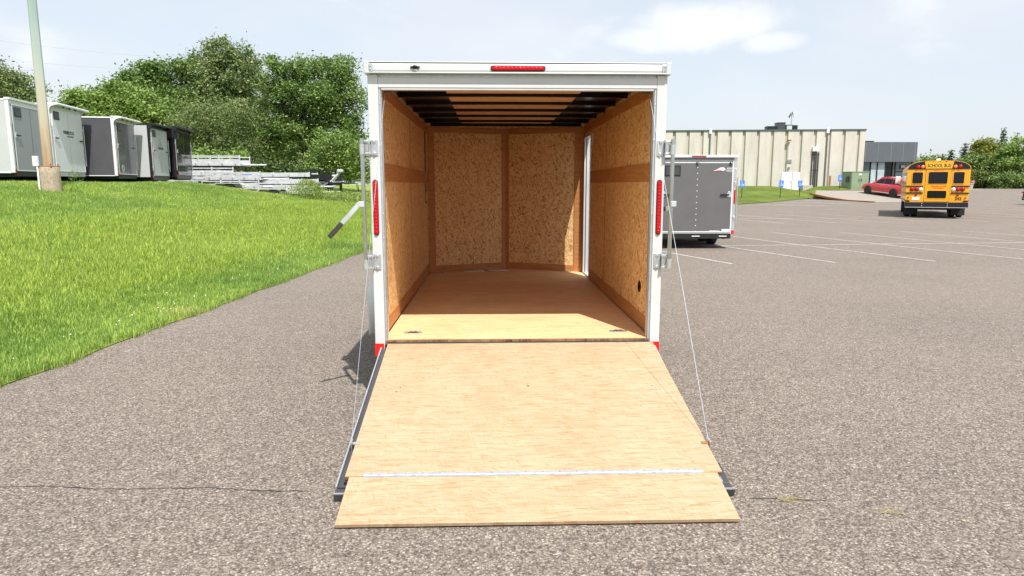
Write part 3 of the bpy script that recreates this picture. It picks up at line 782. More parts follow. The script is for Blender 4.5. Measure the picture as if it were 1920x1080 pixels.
# outer skins, nose and roof
for s in (-1, 1):
    x0, x1 = (s * 1.035, s * 1.058) if s > 0 else (s * 1.058, s * 1.035)
    if s < 0:
        box('side_skin', (x0, 0.075, 0.42), (x1, YC + 0.03, ZR - 0.03), 'white_paint', tr)
    else:
        MB().box((x0, 0.075, 0.42), (x1, 3.34, ZR - 0.03)).box((x0, 3.95, 0.42), (x1, YC + 0.03, ZR - 0.03)).box((x0, 3.34, 2.24), (x1, 3.95, ZR - 0.03)).box((x0, 3.34, 0.42), (x1, 3.95, ZF - 0.01)).build('side_skin', 'white_paint', tr)
    box('bottom_rail', (x0 + s * 0.004, 0.08, 0.395), (x1 + s * 0.006, YC, 0.45), 'brushed', tr)
    n0, n1 = Vector((s * 1.058, YC + 0.03, 0)), Vector((0, YA + 0.09, 0))
    MB().add([(n0.x, n0.y, 0.42), (n1.x, n1.y, 0.42), (n1.x, n1.y, ZR - 0.03), (n0.x, n0.y, ZR - 0.03), (n0.x * .98, n0.y - .02, 0.42), (n1.x, n1.y - .025, 0.42), (n1.x, n1.y - .025, ZR - 0.03), (n0.x * .98, n0.y - .02, ZR - 0.03)],
             [(0, 1, 2, 3), (7, 6, 5, 4), (0, 4, 5, 1), (3, 2, 6, 7), (0, 3, 7, 4), (1, 5, 6, 2)]).build('nose_skin', 'white_paint', tr)
    box('roof_rail', (x0 + s * 0.006, 0.05, ZR - 0.075), (x1 + s * 0.012, YC + 0.03, ZR - 0.005), 'white_paint', tr, 0.004)
MB().prism([(-1.03, 0.10), (1.03, 0.10), (1.03, YC), (0, YA + 0.05), (-1.03, YC)], 'z', ZR - 0.028, ZR - 0.006).build('roof', 'white_paint', tr)
# ceiling: bows, tan centre liner, black sides
bows = [0.47, 1.10, 1.69, 2.30, 2.90, 3.52]
prev = 0.10
for i, y in enumerate(bows + [4.02]):
    if y < 4.0:
        mb = MB()
        K = 12
        for a, b in ((0, 0.032),):
            vs_ = []
            for k in range(K + 1):
                x = -1.0 + 2.0 * k / K; dz = 0.010 * (1 - (x / 1.0) ** 2)
                for (yy, zz) in ((y, ZC - 0.036), (y + 0.034, ZC - 0.036), (y + 0.034, ZC + 0.012), (y, ZC + 0.012)): vs_.append((x, yy, zz + dz))
            mb.add(vs_, [(4 * k + j, 4 * k + (j + 1) % 4, 4 * k + 4 + (j + 1) % 4, 4 * k + 4 + j) for k in range(K) for j in range(4)] + [(3, 2, 1, 0), (4 * K, 4 * K + 1, 4 * K + 2, 4 * K + 3)])
        mb.build('roof_bow', 'black_gloss', tr, 0.004)
    ye = y - 0.002 if y < 4 else 4.02
    board('ceiling_liner', 1.15, ye - prev, 0.006, (-0.575, ye, ZC + 0.001 + 0.004), (1, 0, 0), (0, -1, 0), 'tan_liner', tr)
    for s in (-1, 1):
        lo, hi = ((0.577, 1.03) if s > 0 else (-1.03, -0.577))
        box('ceiling_side_panel', (lo, prev, ZC), (hi, ye, ZC + 0.012), 'black_gloss', tr)
    prev = y + 0.036
MB().prism([(-0.575, 4.024), (0.575, 4.024), (0.575, 4.15), (0, YA), (-0.575, 4.15)], 'z', ZC, ZC + 0.012).build('ceiling_side_panel', 'black_gloss', tr)
box('roof_bow', (-1.0, 3.99, ZC - 0.036), (1.0, 4.022, ZC - 0.001), 'black_gloss', tr)

# side wall sheets (oriented strand board) and brown cover strips
def wall_sheet(side, y0, y1, z0, z1):
    if side < 0: return board('wall_sheet', y1 - y0, z1 - z0, 0.009, (-IW - 0.009, y0, z0), (0, 1, 0), (0, 0, 1), 'osb', tr)
    return board('wall_sheet', y1 - y0, z1 - z0, 0.009, (IW + 0.009, y1, z0), (0, -1, 0), (0, 0, 1), 'osb', tr)
def wall_strip(side, y0, y1, z0, z1, t=0.007, mat='trim_wood'):
    if side < 0: return board('cover_strip', y1 - y0, z1 - z0, t, (-IW + 0.0005, y0, z0), (0, 1, 0), (0, 0, 1), mat, tr, 0.002)
    return board('cover_strip', y1 - y0, z1 - z0, t, (IW - 0.0005, y1, z0), (0, -1, 0), (0, 0, 1), mat, tr, 0.002)
wall_sheet(-1, 0.06, 2.065, ZF, 1.715); wall_sheet(-1, 2.069, YC, ZF, 1.715)
wall_sheet(-1, 0.06, 2.065, 1.719, ZC); wall_sheet(-1, 2.069, YC, 1.719, ZC)
wall_sheet(1, 0.06, 2.265, ZF, 1.715); wall_sheet(1, 2.269, 3.34, ZF, 1.715)
wall_sheet(1, 0.06, 2.265, 1.719, ZC); wall_sheet(1, 2.269, 3.34, 1.719, ZC)
wall_sheet(1, 3.90, YC, ZF, ZC); wall_sheet(1, 3.345, 3.895, 2.245, ZC)
for s in (-1, 1):
    ye = YC - 0.008 if s < 0 else 3.335
    wall_strip(s, 0.06, ye, ZF + 0.001, ZF + 0.115)
    wall_strip(s, 0.06, ye, 1.655, 1.795)
    wall_strip(s, 0.06, YC - 0.008, ZC - 0.135, ZC - 0.038)
    # the joint between the two sheets, a thin dark batten
    yj = 2.067 if s < 0 else 2.267
    board('joint_batten', 0.016, 1.53 - ZF - 0.118 + 0.12, 0.003, ((-IW + 0.0006) if s < 0 else (IW - 0.0006), yj - 0.008 if s < 0 else yj + 0.008, ZF + 0.118), (0, 1 if s < 0 else -1, 0), (0, 0, 1), 'trim_wood', tr, 0)
    board('joint_batten', 0.016, ZC - 0.137 - 1.797, 0.003, ((-IW + 0.0006) if s < 0 else (IW - 0.0006), yj - 0.008 if s < 0 else yj + 0.008, 1.797), (0, 1 if s < 0 else -1, 0), (0, 0, 1), 'trim_wood', tr, 0)
wall_strip(1, 3.905, YC - 0.008, ZF + 0.001, ZC - 0.137)
# nose sheets
for s in (-1, 1):
    c0 = Vector((s * IW, YC, 0)); c1 = Vector((0, YA, 0)); d = (c1 - c0); L = d.length; d.normalize()
    if s < 0: org, xd = c0, d
    else: org, xd = c1, -d
    zd = xd.cross(Vector((0, 0, 1)))
    def nb(nm, a, b, z0, z1, off, t, mat, bev=0.002):
        o_ = org + xd * a + zd * off
        return board(nm, b - a, z1 - z0, t, (o_.x, o_.y, z0), xd, (0, 0, 1), mat, tr, bev)
    nb('nose_sheet', 0.0, L, ZF, ZC, -0.010, 0.009, 'osb')
    w0, w1 = 0.095, 0.055
    a0, a1 = (w0, L - w1) if s < 0 else (w1, L - w0)
    nb('cover_strip', a0 + 0.001, a1 - 0.001, ZF + 0.001, ZF + 0.085, 0.0, 0.008, 'trim_wood')
    nb('cover_strip', a0 + 0.001, a1 - 0.001, ZC - 0.115, ZC - 0.038, 0.0, 0.008, 'trim_wood')
    if s < 0: nb('cover_strip', 0.006, w0, ZF + 0.001, ZC - 0.038, 0.0, 0.010, 'trim_wood'); nb('cover_strip', L - w1, L - 0.003, ZF + 0.001, ZC - 0.038, 0.0, 0.010, 'trim_wood')
    else: nb('cover_strip', L - w0 - 0.03, L - 0.006, ZF + 0.001, ZC - 0.038, 0.0, 0.010, 'trim_wood'); nb('cover_strip', 0.003, w1, ZF + 0.001, ZC - 0.038, 0.0, 0.010, 'trim_wood')
# side entry doorway with its open door
df = MB()
df.box((IW - 0.012, 3.872, ZF), (HW + 0.004, 3.898, 2.24)).box((IW - 0.012, 3.342, ZF), (HW + 0.004, 3.362, 2.24)).box((IW - 0.012, 3.362, 2.222), (HW + 0.004, 3.872, 2.242)).box((IW - 0.004, 3.362, ZF - 0.005), (HW + 0.004, 3.872, ZF + 0.012))
dfo = df.build('door_frame', 'alu_white', tr, 0.002)
box('seal', (IW + 0.012, 3.866, ZF + 0.014), (IW + 0.020, 3.8715, 2.22), 'black', dfo)
dl = MB().box((HW + 0.012, 3.905, ZF + 0.03), (HW + 0.60, 3.935, 2.215)).build('entry_door', 'alu_white', tr, 0.003)
for z0, z1 in ((0.56, 0.82), (0.96, 1.62), (1.78, 1.90), (1.98, 2.16)):
    box('door_recess', (HW + 0.030, 3.8985, z0), (HW + 0.046, 3.9045, z1), 'black', dl)
box('lock_box', (HW + 0.052, 3.885, 1.66), (HW + 0.082, 3.9045, 1.88), 'sign_white', dl, 0.003)
box('lock_box', (HW + 0.035, 3.885, 0.86), (HW + 0.075, 3.9045, 0.93), 'aluminium', dl, 0.003)
for z in (0.75, 1.35, 2.0): MB().cyl((HW + 0.006, 3.91, z - 0.05), (HW + 0.006, 3.91, z + 0.05), 0.011, seg=10).build('hinge', 'galvanised', dl)
# things fixed on the walls
MB().lathe([(0.0005, 0), (0.028, 0), (0.036, 0.004), (0.046, 0.006), (0.048, 0.0)], (0, 0, 0), 'x', 20).build('wall_vent', 'black', tr, smooth=True, loc=(IW - 0.0065, 0.49, 0.81))
MB().box((IW - 0.02, 3.16, 2.10), (IW - 0.001, 3.20, 2.24)).build('light_switch', 'paper', tr, 0.008)
lp = board('instruction_plate', 0.17, 0.90, 0.006, (-IW + 0.0005, 3.60, 1.40), (0, 1, 0), (0, 0, 1), 'black', tr)
lp2 = board('printed_sheet', 0.13, 0.70, 0.002, (0.025, 0.17, 0.0065), (1, 0, 0), (0, 1, 0), 'trim_wood', lp)
lp3 = board('printed_sheet', 0.13, 0.12, 0.002, (0.025, 0.03, 0.0065), (1, 0, 0), (0, 1, 0), 'tan_liner', lp)
# floor tie-down rings
def dring(x, y):
    d = MB(); d.prism([(x + u, y + v) for u, v in rounded(0.14, 0.07, 0.026)], 'z', ZF + 0.0005, ZF + 0.0035)
    do = d.build('tie_down_plate', 'galvanised', tr)
    d = MB(); d.prism([(x + u, y + v) for u, v in rounded(0.082, 0.05, 0.02)], 'z', ZF + 0.0036, ZF + 0.0045); d.build('recess', 'steel', do)
    d = MB(); pts = [(x - 0.026 + 0.052 * k / 8, y + 0.008 - 0.022 * math.sin(math.pi * k / 8), ZF + 0.010 + 0.008 * math.sin(math.pi * k / 8)) for k in range(9)]
    d.tube(pts, 0.0045, 6); d.build('ring', 'brushed', do, smooth=True)
    for s in (-1, 1): MB().sphere((x + s * 0.057, y, ZF + 0.004), 0.007, 8, 4).build('bolt', 'steel', do)
for x, y in ((-0.81, 0.235), (0.80, 0.245), (-0.80, 3.89), (0.80, 3.99)): dring(x, y)

# rear frame: posts, jambs, header
for s in (-1, 1):
    def sx(a, b): return (a, b) if s > 0 else (-b, -a)
    a, b = sx(0.992, HW)
    po = box('corner_post', (a, 0.0, 0.372), (b, 0.09, 2.402), 'white_paint', tr, 0.004)
    a, b = sx(0.976, 0.9915)
    box('jamb', (a, 0.008, 0.46), (b, 0.058, ZT), 'galvanised', tr, 0.002)
    a, b = sx(0.970, 0.9755)
    box('jamb_lip', (a, 0.030, ZF + 0.002), (b, 0.062, ZT), 'aluminium', tr, 0.001)
    a, b = sx(1.000, HW + 0.001)
    box('reflector', (a, -0.0035, 0.366), (b, -0.0005, 0.462), 'red_tape', tr)
    for zs in (0.78, 1.25, 1.42, 1.95, 2.2):
        MB().sphere((s * 0.9835, 0.0075, zs), 0.0055, 8, 4, (1, .6, 1)).build('screw', 'brushed', tr)
    for zs in (0.62, 0.90, 1.75, 2.12): MB().sphere((s * 1.05, -0.0005, zs), 0.004, 8, 4, (1, .5, 1)).build('rivet', 'white_paint', tr)
    # tail lamp
    zc = 1.468; xc = s * 1.030
    lm = MB(); lm.prism([(xc + u, zc + v) for u, v in rounded(0.038, 0.40, 0.0185)], 'y', -0.006, -0.0005); lo_ = lm.build('tail_lamp', 'black', tr)
    lm = MB(); lm.prism([(xc + u, zc + v) for u, v in rounded(0.031, 0.385, 0.015)], 'y', -0.016, -0.006); lm.build('lens', 'red_lens', lo_, 0.005)
    for k in range(15): MB().sphere((xc, -0.0155, zc - 0.17 + 0.34 * k / 14), 0.0075, 8, 4, (1, 0.45, 1)).build('diode', 'red_led', lo_, smooth=True)
    # bar lock brackets
    for z in (1.895, 1.075):
        a, b = sx(1.003, 1.052)
        bo = box('lock_bracket', (a, -0.007, z - 0.058), (b, -0.0005, z + 0.058), 'galvanised', tr, 0.003)
        for dz in (-0.042, 0.042): MB().lathe([(0.0115, 0.0), (0.0115, -0.004), (0.007, -0.0095), (0.0005, -0.0105)], (s * 1.028, -0.007, z + dz), 'y', 12).build('bolt', 'brushed', bo, smooth=True)
        a, b = sx(1.052, 1.112)
        for dz in (-0.050, 0.034): box('arm', (a, -0.040, z + dz), (b, 0.03, z + dz + 0.014), 'galvanised', bo, 0.002)
        a, b = sx(1.056, 1.063); box('plate', (a, -0.045, z - 0.055), (b, 0.05, z + 0.055), 'galvanised', bo, 0.002)
        a, b = sx(1.066, 1.098); box('cam', (a, -0.030, z - 0.030), (b, 0.012, z + 0.026), 'aluminium', bo, 0.003)
    xb = s * 1.106
    br = MB(); br.cyl((xb, -0.055, 1.035), (xb, -0.055, 1.955), 0.0145, seg=14)
    bar = br.build('lock_bar', 'steel', tr, smooth=True)
    for z in (1.88, 1.06): MB().cyl((xb, -0.055, z - 0.035), (xb, -0.055, z + 0.035), 0.0185, seg=14).build('collar', 'galvanised', bar, smooth=True)
    # handle with black grip, swung outwards on the left, folded forward on the right
    if s < 0:
        hp = [(xb - 0.005, -0.055, 1.50), (xb - 0.035, -0.060, 1.495), (xb - 0.095, -0.075, 1.425), (xb - 0.155, -0.085, 1.36)]
        gp = [(xb - 0.155, -0.085, 1.36), (xb - 0.245, -0.105, 1.262)]
    else:
        hp = [(xb + 0.005, -0.05, 1.47), (xb + 0.02, -0.02, 1.468), (xb + 0.03, 0.12, 1.46), (xb + 0.035, 0.22, 1.45)]
        gp = [(xb + 0.035, 0.22, 1.45), (xb + 0.04, 0.36, 1.445)]
    def flat(pts, wd, th):
        mb = MB(); up = Vector((0, -1, 0)) if s < 0 else Vector((1, 0, 0))
        vs_ = []
        for i, p in enumerate(pts):
            p = Vector(p); d = (Vector(pts[min(i + 1, len(pts) - 1)]) - Vector(pts[max(i - 1, 0)])).normalized()
            n = d.cross(up).normalized() * wd / 2; u = up * th / 2
            vs_ += [p - n - u, p + n - u, p + n + u, p - n + u]
        fs_ = [(4 * i + j, 4 * i + (j + 1) % 4, 4 * i + 4 + (j + 1) % 4, 4 * i + 4 + j) for i in range(len(pts) - 1) for j in range(4)]
        k = 4 * (len(pts) - 1)
        return mb.add(vs_, fs_ + [(3, 2, 1, 0), (k, k + 1, k + 2, k + 3)])
    flat(hp, 0.033, 0.009).build('handle', 'aluminium', bar, 0.002)
    flat(gp, 0.034, 0.018).build('grip', 'grip', bar, 0.004)
    box('handle_hinge', (min(xb, xb + s * 0.03) - 0.004, -0.075, 1.475), (max(xb, xb + s * 0.03) + 0.004, -0.040, 1.515), 'alu_white', bar, 0.003)
hd = box('header', (-0.9915, 0.0, ZT), (0.9915, 0.09, 2.383), 'white_paint', tr, 0.004)
box('header_lip', (-0.9715, 0.004, ZT - 0.014), (0.9715, 0.06, ZT - 0.0005), 'alu_white', hd, 0.001)
box('header_groove', (-0.9915, -0.003, ZT + 0.032), (0.9915, -0.0005, ZT + 0.037), 'alu_white', hd)
box('header_recess', (-1.0, 0.022, 2.3835), (1.0, 0.09, 2.408), 'galvanised', hd)
hood = MB(); hood.prism([(-0.026, 2.412), (-0.030, 2.428), (-0.030, 2.460), (-0.024, 2.474), (0.10, 2.474), (0.10, 2.412)], 'x', -1.045, 1.045)
hood_o = hood.build('hood', 'white_paint', tr, 0.003)
box('drip_rail', (-1.06, -0.040, 2.4045), (1.06, 0.06, 2.4115), 'alu_white', hood_o, 0.002)
box('top_bead', (-1.045, -0.030, 2.4775), (1.045, -0.010, 2.484), 'white_paint', hood_o, 0.002)
box('roof_seal', (-1.045, -0.026, 2.4745), (1.045, -0.012, 2.4773), 'dark_rail', hood_o)
box('hood_groove', (-1.044, -0.0325, 2.4205), (1.044, -0.0305, 2.4225), 'trailer_grey', hood_o)
for s in (-1, 1):
    a, b = (1.046, 1.082) if s > 0 else (-1.082, -1.046)
    cp = box('hood_end_cap', (a, -0.034, 2.400), (b, 0.11, 2.487), 'alu_white', hood_o, 0.006)
    box('cap_flange', (s * 1.033 - 0.0125, -0.0375, 2.415), (s * 1.033 + 0.0125, -0.0305, 2.470), 'galvanised', hood_o, 0.002)
    for dz in (2.430, 2.452): MB().sphere((s * 1.036, -0.039, dz), 0.0055, 8, 4).build('bolt', 'steel', hood_o)
# stop lamp strip in the hood and a small dome lamp
zc = 2.441; xc = 0.0
lm = MB(); lm.prism([(xc - 0.004 + u, zc + v) for u, v in rounded(0.386, 0.038, 0.0185)], 'y', -0.036, -0.0305); lo_ = lm.build('stop_lamp', 'black', tr)
lm = MB(); lm.prism([(xc - 0.004 + u, zc + v) for u, v in rounded(0.372, 0.030, 0.0145)], 'y', -0.046, -0.036); lm.build('lens', 'red_lens', lo_, 0.005)
for k in range(12): MB().sphere((xc - 0.16 + 0.312 * k / 11, -0.0455, zc), 0.0085, 8, 4, (1, 0.45, 1)).build('diode', 'red_led', lo_, smooth=True)
dm = MB(); dm.sphere((-0.725, -0.039, 2.444), 0.018, 12, 8, (1, 0.9, 0.8)); dmo = dm.build('dome_lamp', 'black_gloss', tr, smooth=True)
MB().box((-0.758, -0.037, 2.436), (-0.692, -0.0305, 2.452)).build('mount', 'black', dmo, 0.003)
MB().box((-0.737, -0.043, 2.418), (-0.713, -0.0305, 2.434)).build('lens', 'alu_white', dmo, 0.003)
# fenders and wheels
for s in (-1, 1):
    wy = 1.78; cx = s * 1.19
    fn = MB(); pts_o, pts_i = [], []
    K = 16
    prof = []
    for k in range(K + 1):
        a = math.pi * k / K; c_, s_n = math.cos(a), math.sin(a)
        yy = wy - 0.56 * (abs(c_) ** 0.55) * (1 if c_ > 0 else -1); zz = 0.27 + 0.56 * (abs(s_n) ** 0.6)
        prof.append((yy, zz))
    xa, xb_ = s * 1.060, s * 1.335
    vs_ = []
    for (yy, zz) in prof: vs_ += [(xa, yy, zz), (xb_ - s * 0.02, yy, zz), (xb_, yy + (wy - yy) * 0.03, zz - 0.02), (xb_, yy + (wy - yy) * 0.05, zz - 0.05)]
    fs_ = [(4 * k + j, 4 * k + j + 1, 4 * k + 5 + j, 4 * k + 4 + j) for k in range(K) for j in range(3)]
    fo = fn.add(vs_, fs_).build('fender', 'alu_white', tr, smooth=True)
    md = fo.modifiers.new('solid', 'SOLIDIFY'); md.thickness = 0.004
    wh = MB(); wh.lathe([(0.20, -0.10), (0.30, -0.105), (0.335, -0.085), (0.342, -0.03), (0.342, 0.03), (0.335, 0.085), (0.30, 0.105), (0.20, 0.10)], (0, 0, 0), 'x', 32)
    wo_ = wh.build('tyre', 'rubber', tr, smooth=True, loc=(s * 1.175, wy, 0.342))
    rm = MB(); rm.lathe([(0.202, -0.06), (0.19, 0.05), (0.10, 0.06), (0.06, 0.085), (0.001, 0.085)] if s > 0 else [(0.202, 0.06), (0.19, -0.05), (0.10, -0.06), (0.06, -0.085), (0.001, -0.085)], (0, 0, 0), 'x', 24)
    rm.build('rim', 'galvanised', wo_, smooth=True)
MB().cyl((-1.1, 1.78, 0.342), (1.1, 1.78, 0.342), 0.03, seg=10).build('axle', 'black', tr)
tg = MB()
for s in (-1, 1): tg.cyl((s * 0.75, 3.9, 0.40), (s * 0.05, 5.3, 0.42), 0.035, seg=8)
tg.build('tongue', 'black', tr)
MB().cyl((0, 5.0, 0.0), (0, 5.0, 0.9), 0.028, seg=10).build('jack', 'black', tr)

# ramp: own frame of reference along the slope
SL = math.atan2(0.445, 1.88)
rampo = MB()
# main sheet, slightly flaring
rampo.add([(-0.985, 0.008, -0.019), (0.984, 0.008, -0.019), (1.014, 1.562, -0.019), (-0.995, 1.562, -0.019), (-0.985, 0.008, 0), (0.984, 0.008, 0), (1.014, 1.562, 0), (-0.995, 1.562, 0)],
          [(0, 1, 2, 3), (4, 7, 6, 5), (0, 4, 5, 1), (1, 5, 6, 2), (2, 6, 7, 3), (3, 7, 4, 0)])
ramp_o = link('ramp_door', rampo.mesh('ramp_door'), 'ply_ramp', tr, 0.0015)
ramp_o.matrix_local = Matrix.Translation((0.02, -0.045, 0.472)) @ Matrix(((1, 0, 0, 0), (0, -math.cos(SL), 0, 0), (0, -math.sin(SL), 1, 0), (0, 0, 0, 1)))
# keep it a proper rotation: x right, y down the slope (towards the camera) would flip handedness, so build as mirrored-free frame
xd, yd = Vector((1, 0, 0)), Vector((0, -math.cos(SL), -math.sin(SL)))
zd = Vector((0, -math.sin(SL), math.cos(SL)))
# a right-handed frame: (x, -yd, zd); the ramp coordinates below use v = distance down the slope = -local y
ramp_o.matrix_local = Matrix(((1, 0, 0, 0.02), (0, -yd.y, zd.y, -0.045), (0, -yd.z, zd.z, 0.472), (0, 0, 0, 1)))
me = ramp_o.data
for vtx in me.vertices: vtx.co.y = -vtx.co.y
bm = bmesh.new(); bm.from_mesh(me); bmesh.ops.recalc_face_normals(bm, faces=bm.faces); bm.to_mesh(me); bm.free()
def rbox(nm, x0, x1, v0, v1, z0, z1, mat, bev=0.0015): return box(nm, (x0, -v1, z0), (x1, -v0, z1), mat, ramp_o, bev)
rbox('flap', -0.972, 0.985, 1.568, 1.930, -0.019, 0.0, 'ply_ramp')
rbox('end_grain', -0.995, 1.012, 1.5625, 1.566, -0.0195, -0.003, 'ply_edge', 0)
for s in (-1, 1):
    x0, x1 = (-1.030, -0.975) if s < 0 else (0.945, 0.998)
    rbox('frame_rail', x0, x1, 0.0, 1.60, -0.080, -0.040, 'dark_rail', 0.003)
    xo = x0 if s < 0 else x1
    rbox('rail_lip', min(xo, xo + s * 0.010), max(xo, xo + s * 0.010), 0.0, 1.605, -0.078, -0.030, 'aluminium', 0.002)
    MB().cyl((s * 0.004 + (x1 - 0.012 if s < 0 else x0 + 0.012), 0, -0.034), (s * 0.004 + (x1 - 0.012 if s < 0 else x0 + 0.012), -1.58, -0.034), 0.010, seg=8).build('seal', 'rubber', ramp_o, smooth=True)
rbox('bottom_rail', -1.038, 1.054, 1.6005, 1.640, -0.085, -0.048, 'dark_rail', 0.003)
rbox('bottom_lip', -1.042, 1.062, 1.6405, 1.650, -0.088, -0.050, 'dark_rail', 0.002)
rbox('lip_edge', -1.042, 1.062, 1.6405, 1.648, -0.0495, -0.044, 'aluminium', 0)
rbox('corner_bracket', 0.9985, 1.050, 1.42, 1.600, -0.084, -0.046, 'dark_rail', 0.004)
rbox('corner_latch', -0.972, -0.90, 1.575, 1.60, -0.08, -0.03, 'black', 0.004)
rbox('corner_latch', 0.93, 0.9975, 1.605, 1.64, -0.047, -0.02, 'black', 0.004)
rbox('under_frame', -0.97, 0.985, 0.02, 1.56, -0.072, -0.020, 'black', 0)
hg = rbox('flap_hinge', -0.898, 0.910, 1.540, 1.575, 0.0005, 0.0028, 'zinc', 0)
MB().cyl((-0.898, -1.5655, 0.004), (0.910, -1.5655, 0.004), 0.0042, seg=8).build('hinge_pin', 'zinc', hg, smooth=True)
for k in range(20):
    x = -0.86 + 1.73 * k / 19
    MB().cyl((x - 0.034, -1.5655, 0.0042), (x + 0.034, -1.5655, 0.0042), 0.0054, seg=8).build('knuckle', 'galvanised', hg, smooth=True)
    MB().sphere((x, -1.548, 0.003), 0.0042, 6, 4, (1, 1, .5)).build('screw', 'steel', hg)
for (x, v) in ((-0.82, 0.645), (-0.835, 0.70), (0.835, 0.645), (0.85, 0.70), (0.02, 0.64)):
    MB().lathe([(0.008, 0.0003), (0.007, 0.002), (0.0005, 0.0024)], (x, -v, 0), 'z', 10).build('screw', 'steel', ramp_o)
for s in (-1, 1):
    x = -1.012 if s < 0 else 1.022
    v = 1.268 if s < 0 else 1.30
    lg = MB(); lg.box((x - 0.004, -v - 0.02, -0.045), (x + 0.004, -v + 0.02, 0.022)); lgo = lg.build('cable_lug', 'brushed', ramp_o, 0.002)
    lg = MB(); lg.box((min(x, x - s * 0.045), -v - 0.012, 0.0008), (max(x, x - s * 0.045), -v + 0.012, 0.004)); lg.build('lug_foot', 'rust' if s > 0 else 'brushed', lgo)
# steel cables from the opening's top corners to the ramp
for s in (-1, 1):
    top = Vector((s * 0.955, 0.085, 2.292))
    v = 1.268 if s < 0 else 1.30
    bot = Vector((0.02, -0.045, 0.472)) + Vector((s * 1.014, 0, 0)) + yd * v + zd * 0.018
    pts = []
    for k in range(13):
        u = k / 12; p = top.lerp(bot, u); p.z -= 0.012 * math.sin(math.pi * u); p.x += s * 0.004 * math.sin(math.pi * u); pts.append(p)
    MB().tube(pts, 0.0015, 6).build('cable', 'zinc', tr, smooth=True)
    sp = MB(); sp.tube([(s * 0.955 + 0.008 * math.cos(k * 1.3), 0.085 + 0.008 * math.sin(k * 1.3), 2.293 + 0.0012 * k) for k in range(24)], 0.002, 5)
    sp.build('spring', 'dark_rail', tr)
    box('cable_hook', (s * 0.93 - 0.03, 0.075, 2.289), (s * 0.93 + 0.03, 0.095, 2.299), 'dark_rail', tr, 0.003)

# sheets of paper on the floor in the nose
def sheet(cx, cy, rz, lab):
    mb = MB(); K = 6; vs_ = []
    for k in range(K + 1):
        u = k / K; x = -0.14 + 0.28 * u; z = 0.003 + 0.02 * max(0, u - 0.7) ** 1.3 * (1 if cx < -0.25 else 0) + 0.02 * max(0, 0.3 - u) ** 1.3 * (0 if cx < -0.25 else 1) * 3
        vs_ += [(x, -0.105, z), (x, 0.105, z + 0.002)]
    me_ = mb.add(vs_, [(2 * k, 2 * k + 2, 2 * k + 3, 2 * k + 1) for k in range(K)]).mesh('paper_sheet')
    o = link('paper_sheet', me_, 'paper', None, smooth=True, loc=(TX + cx, TY + cy, ZF + 0.001), rot=(0, 0, rz))
    md = o.modifiers.new('solid', 'SOLIDIFY'); md.thickness = 0.0008
    tag(o, lab, 'paper', 'loose papers on the trailer floor')
sheet(-0.44, 4.06, 0.32, 'white paper sheet on trailer floor, nearer the left wall')
sheet(-0.13, 4.15, 0.30, 'white paper sheet on trailer floor, nearer the nose centre board')

# ================================================================ enclosed trailers
def wheel(parent, x, y, r, wd, rimmat='galvanised', seg=24):
    wh = MB(); h = wd / 2
    wh.lathe([(r * .58, -h), (r * .88, -h * 1.03), (r * .98, -h * .8), (r, -h * .3), (r, h * .3), (r * .98, h * .8), (r * .88, h * 1.03), (r * .58, h)], (0, 0, 0), 'x', seg)
    o = wh.build('tyre', 'rubber', parent, smooth=True, loc=(x, y, r))
    s = 1 if x > 0 else -1
    rm = MB(); rm.lathe([(r * .59, -s * h * .5), (r * .56, s * h * .45), (r * .3, s * h * .55), (r * .16, s * h * .9), (0.001, s * h * .9)], (0, 0, 0), 'x', seg)
    rm.build('rim', rimmat, o, smooth=True)
    return o
def latch(parent, x, z, s, y=-0.03):
    lb = MB().box((x - 0.05, y - 0.014, z - 0.065), (x + 0.05, y, z + 0.045)).build('latch', 'stack_white', parent, 0.006)
    box('handle', (min(x, x - s * 0.22), y - 0.040, z - 0.018), (max(x, x - s * 0.22), y - 0.0145, z + 0.018), 'black', lb, 0.004)
    MB().box((x - 0.025, y - 0.02, z + 0.036), (x + 0.025, y - 0.002, z + 0.085)).build('keeper', 'alu_white', lb, 0.004)
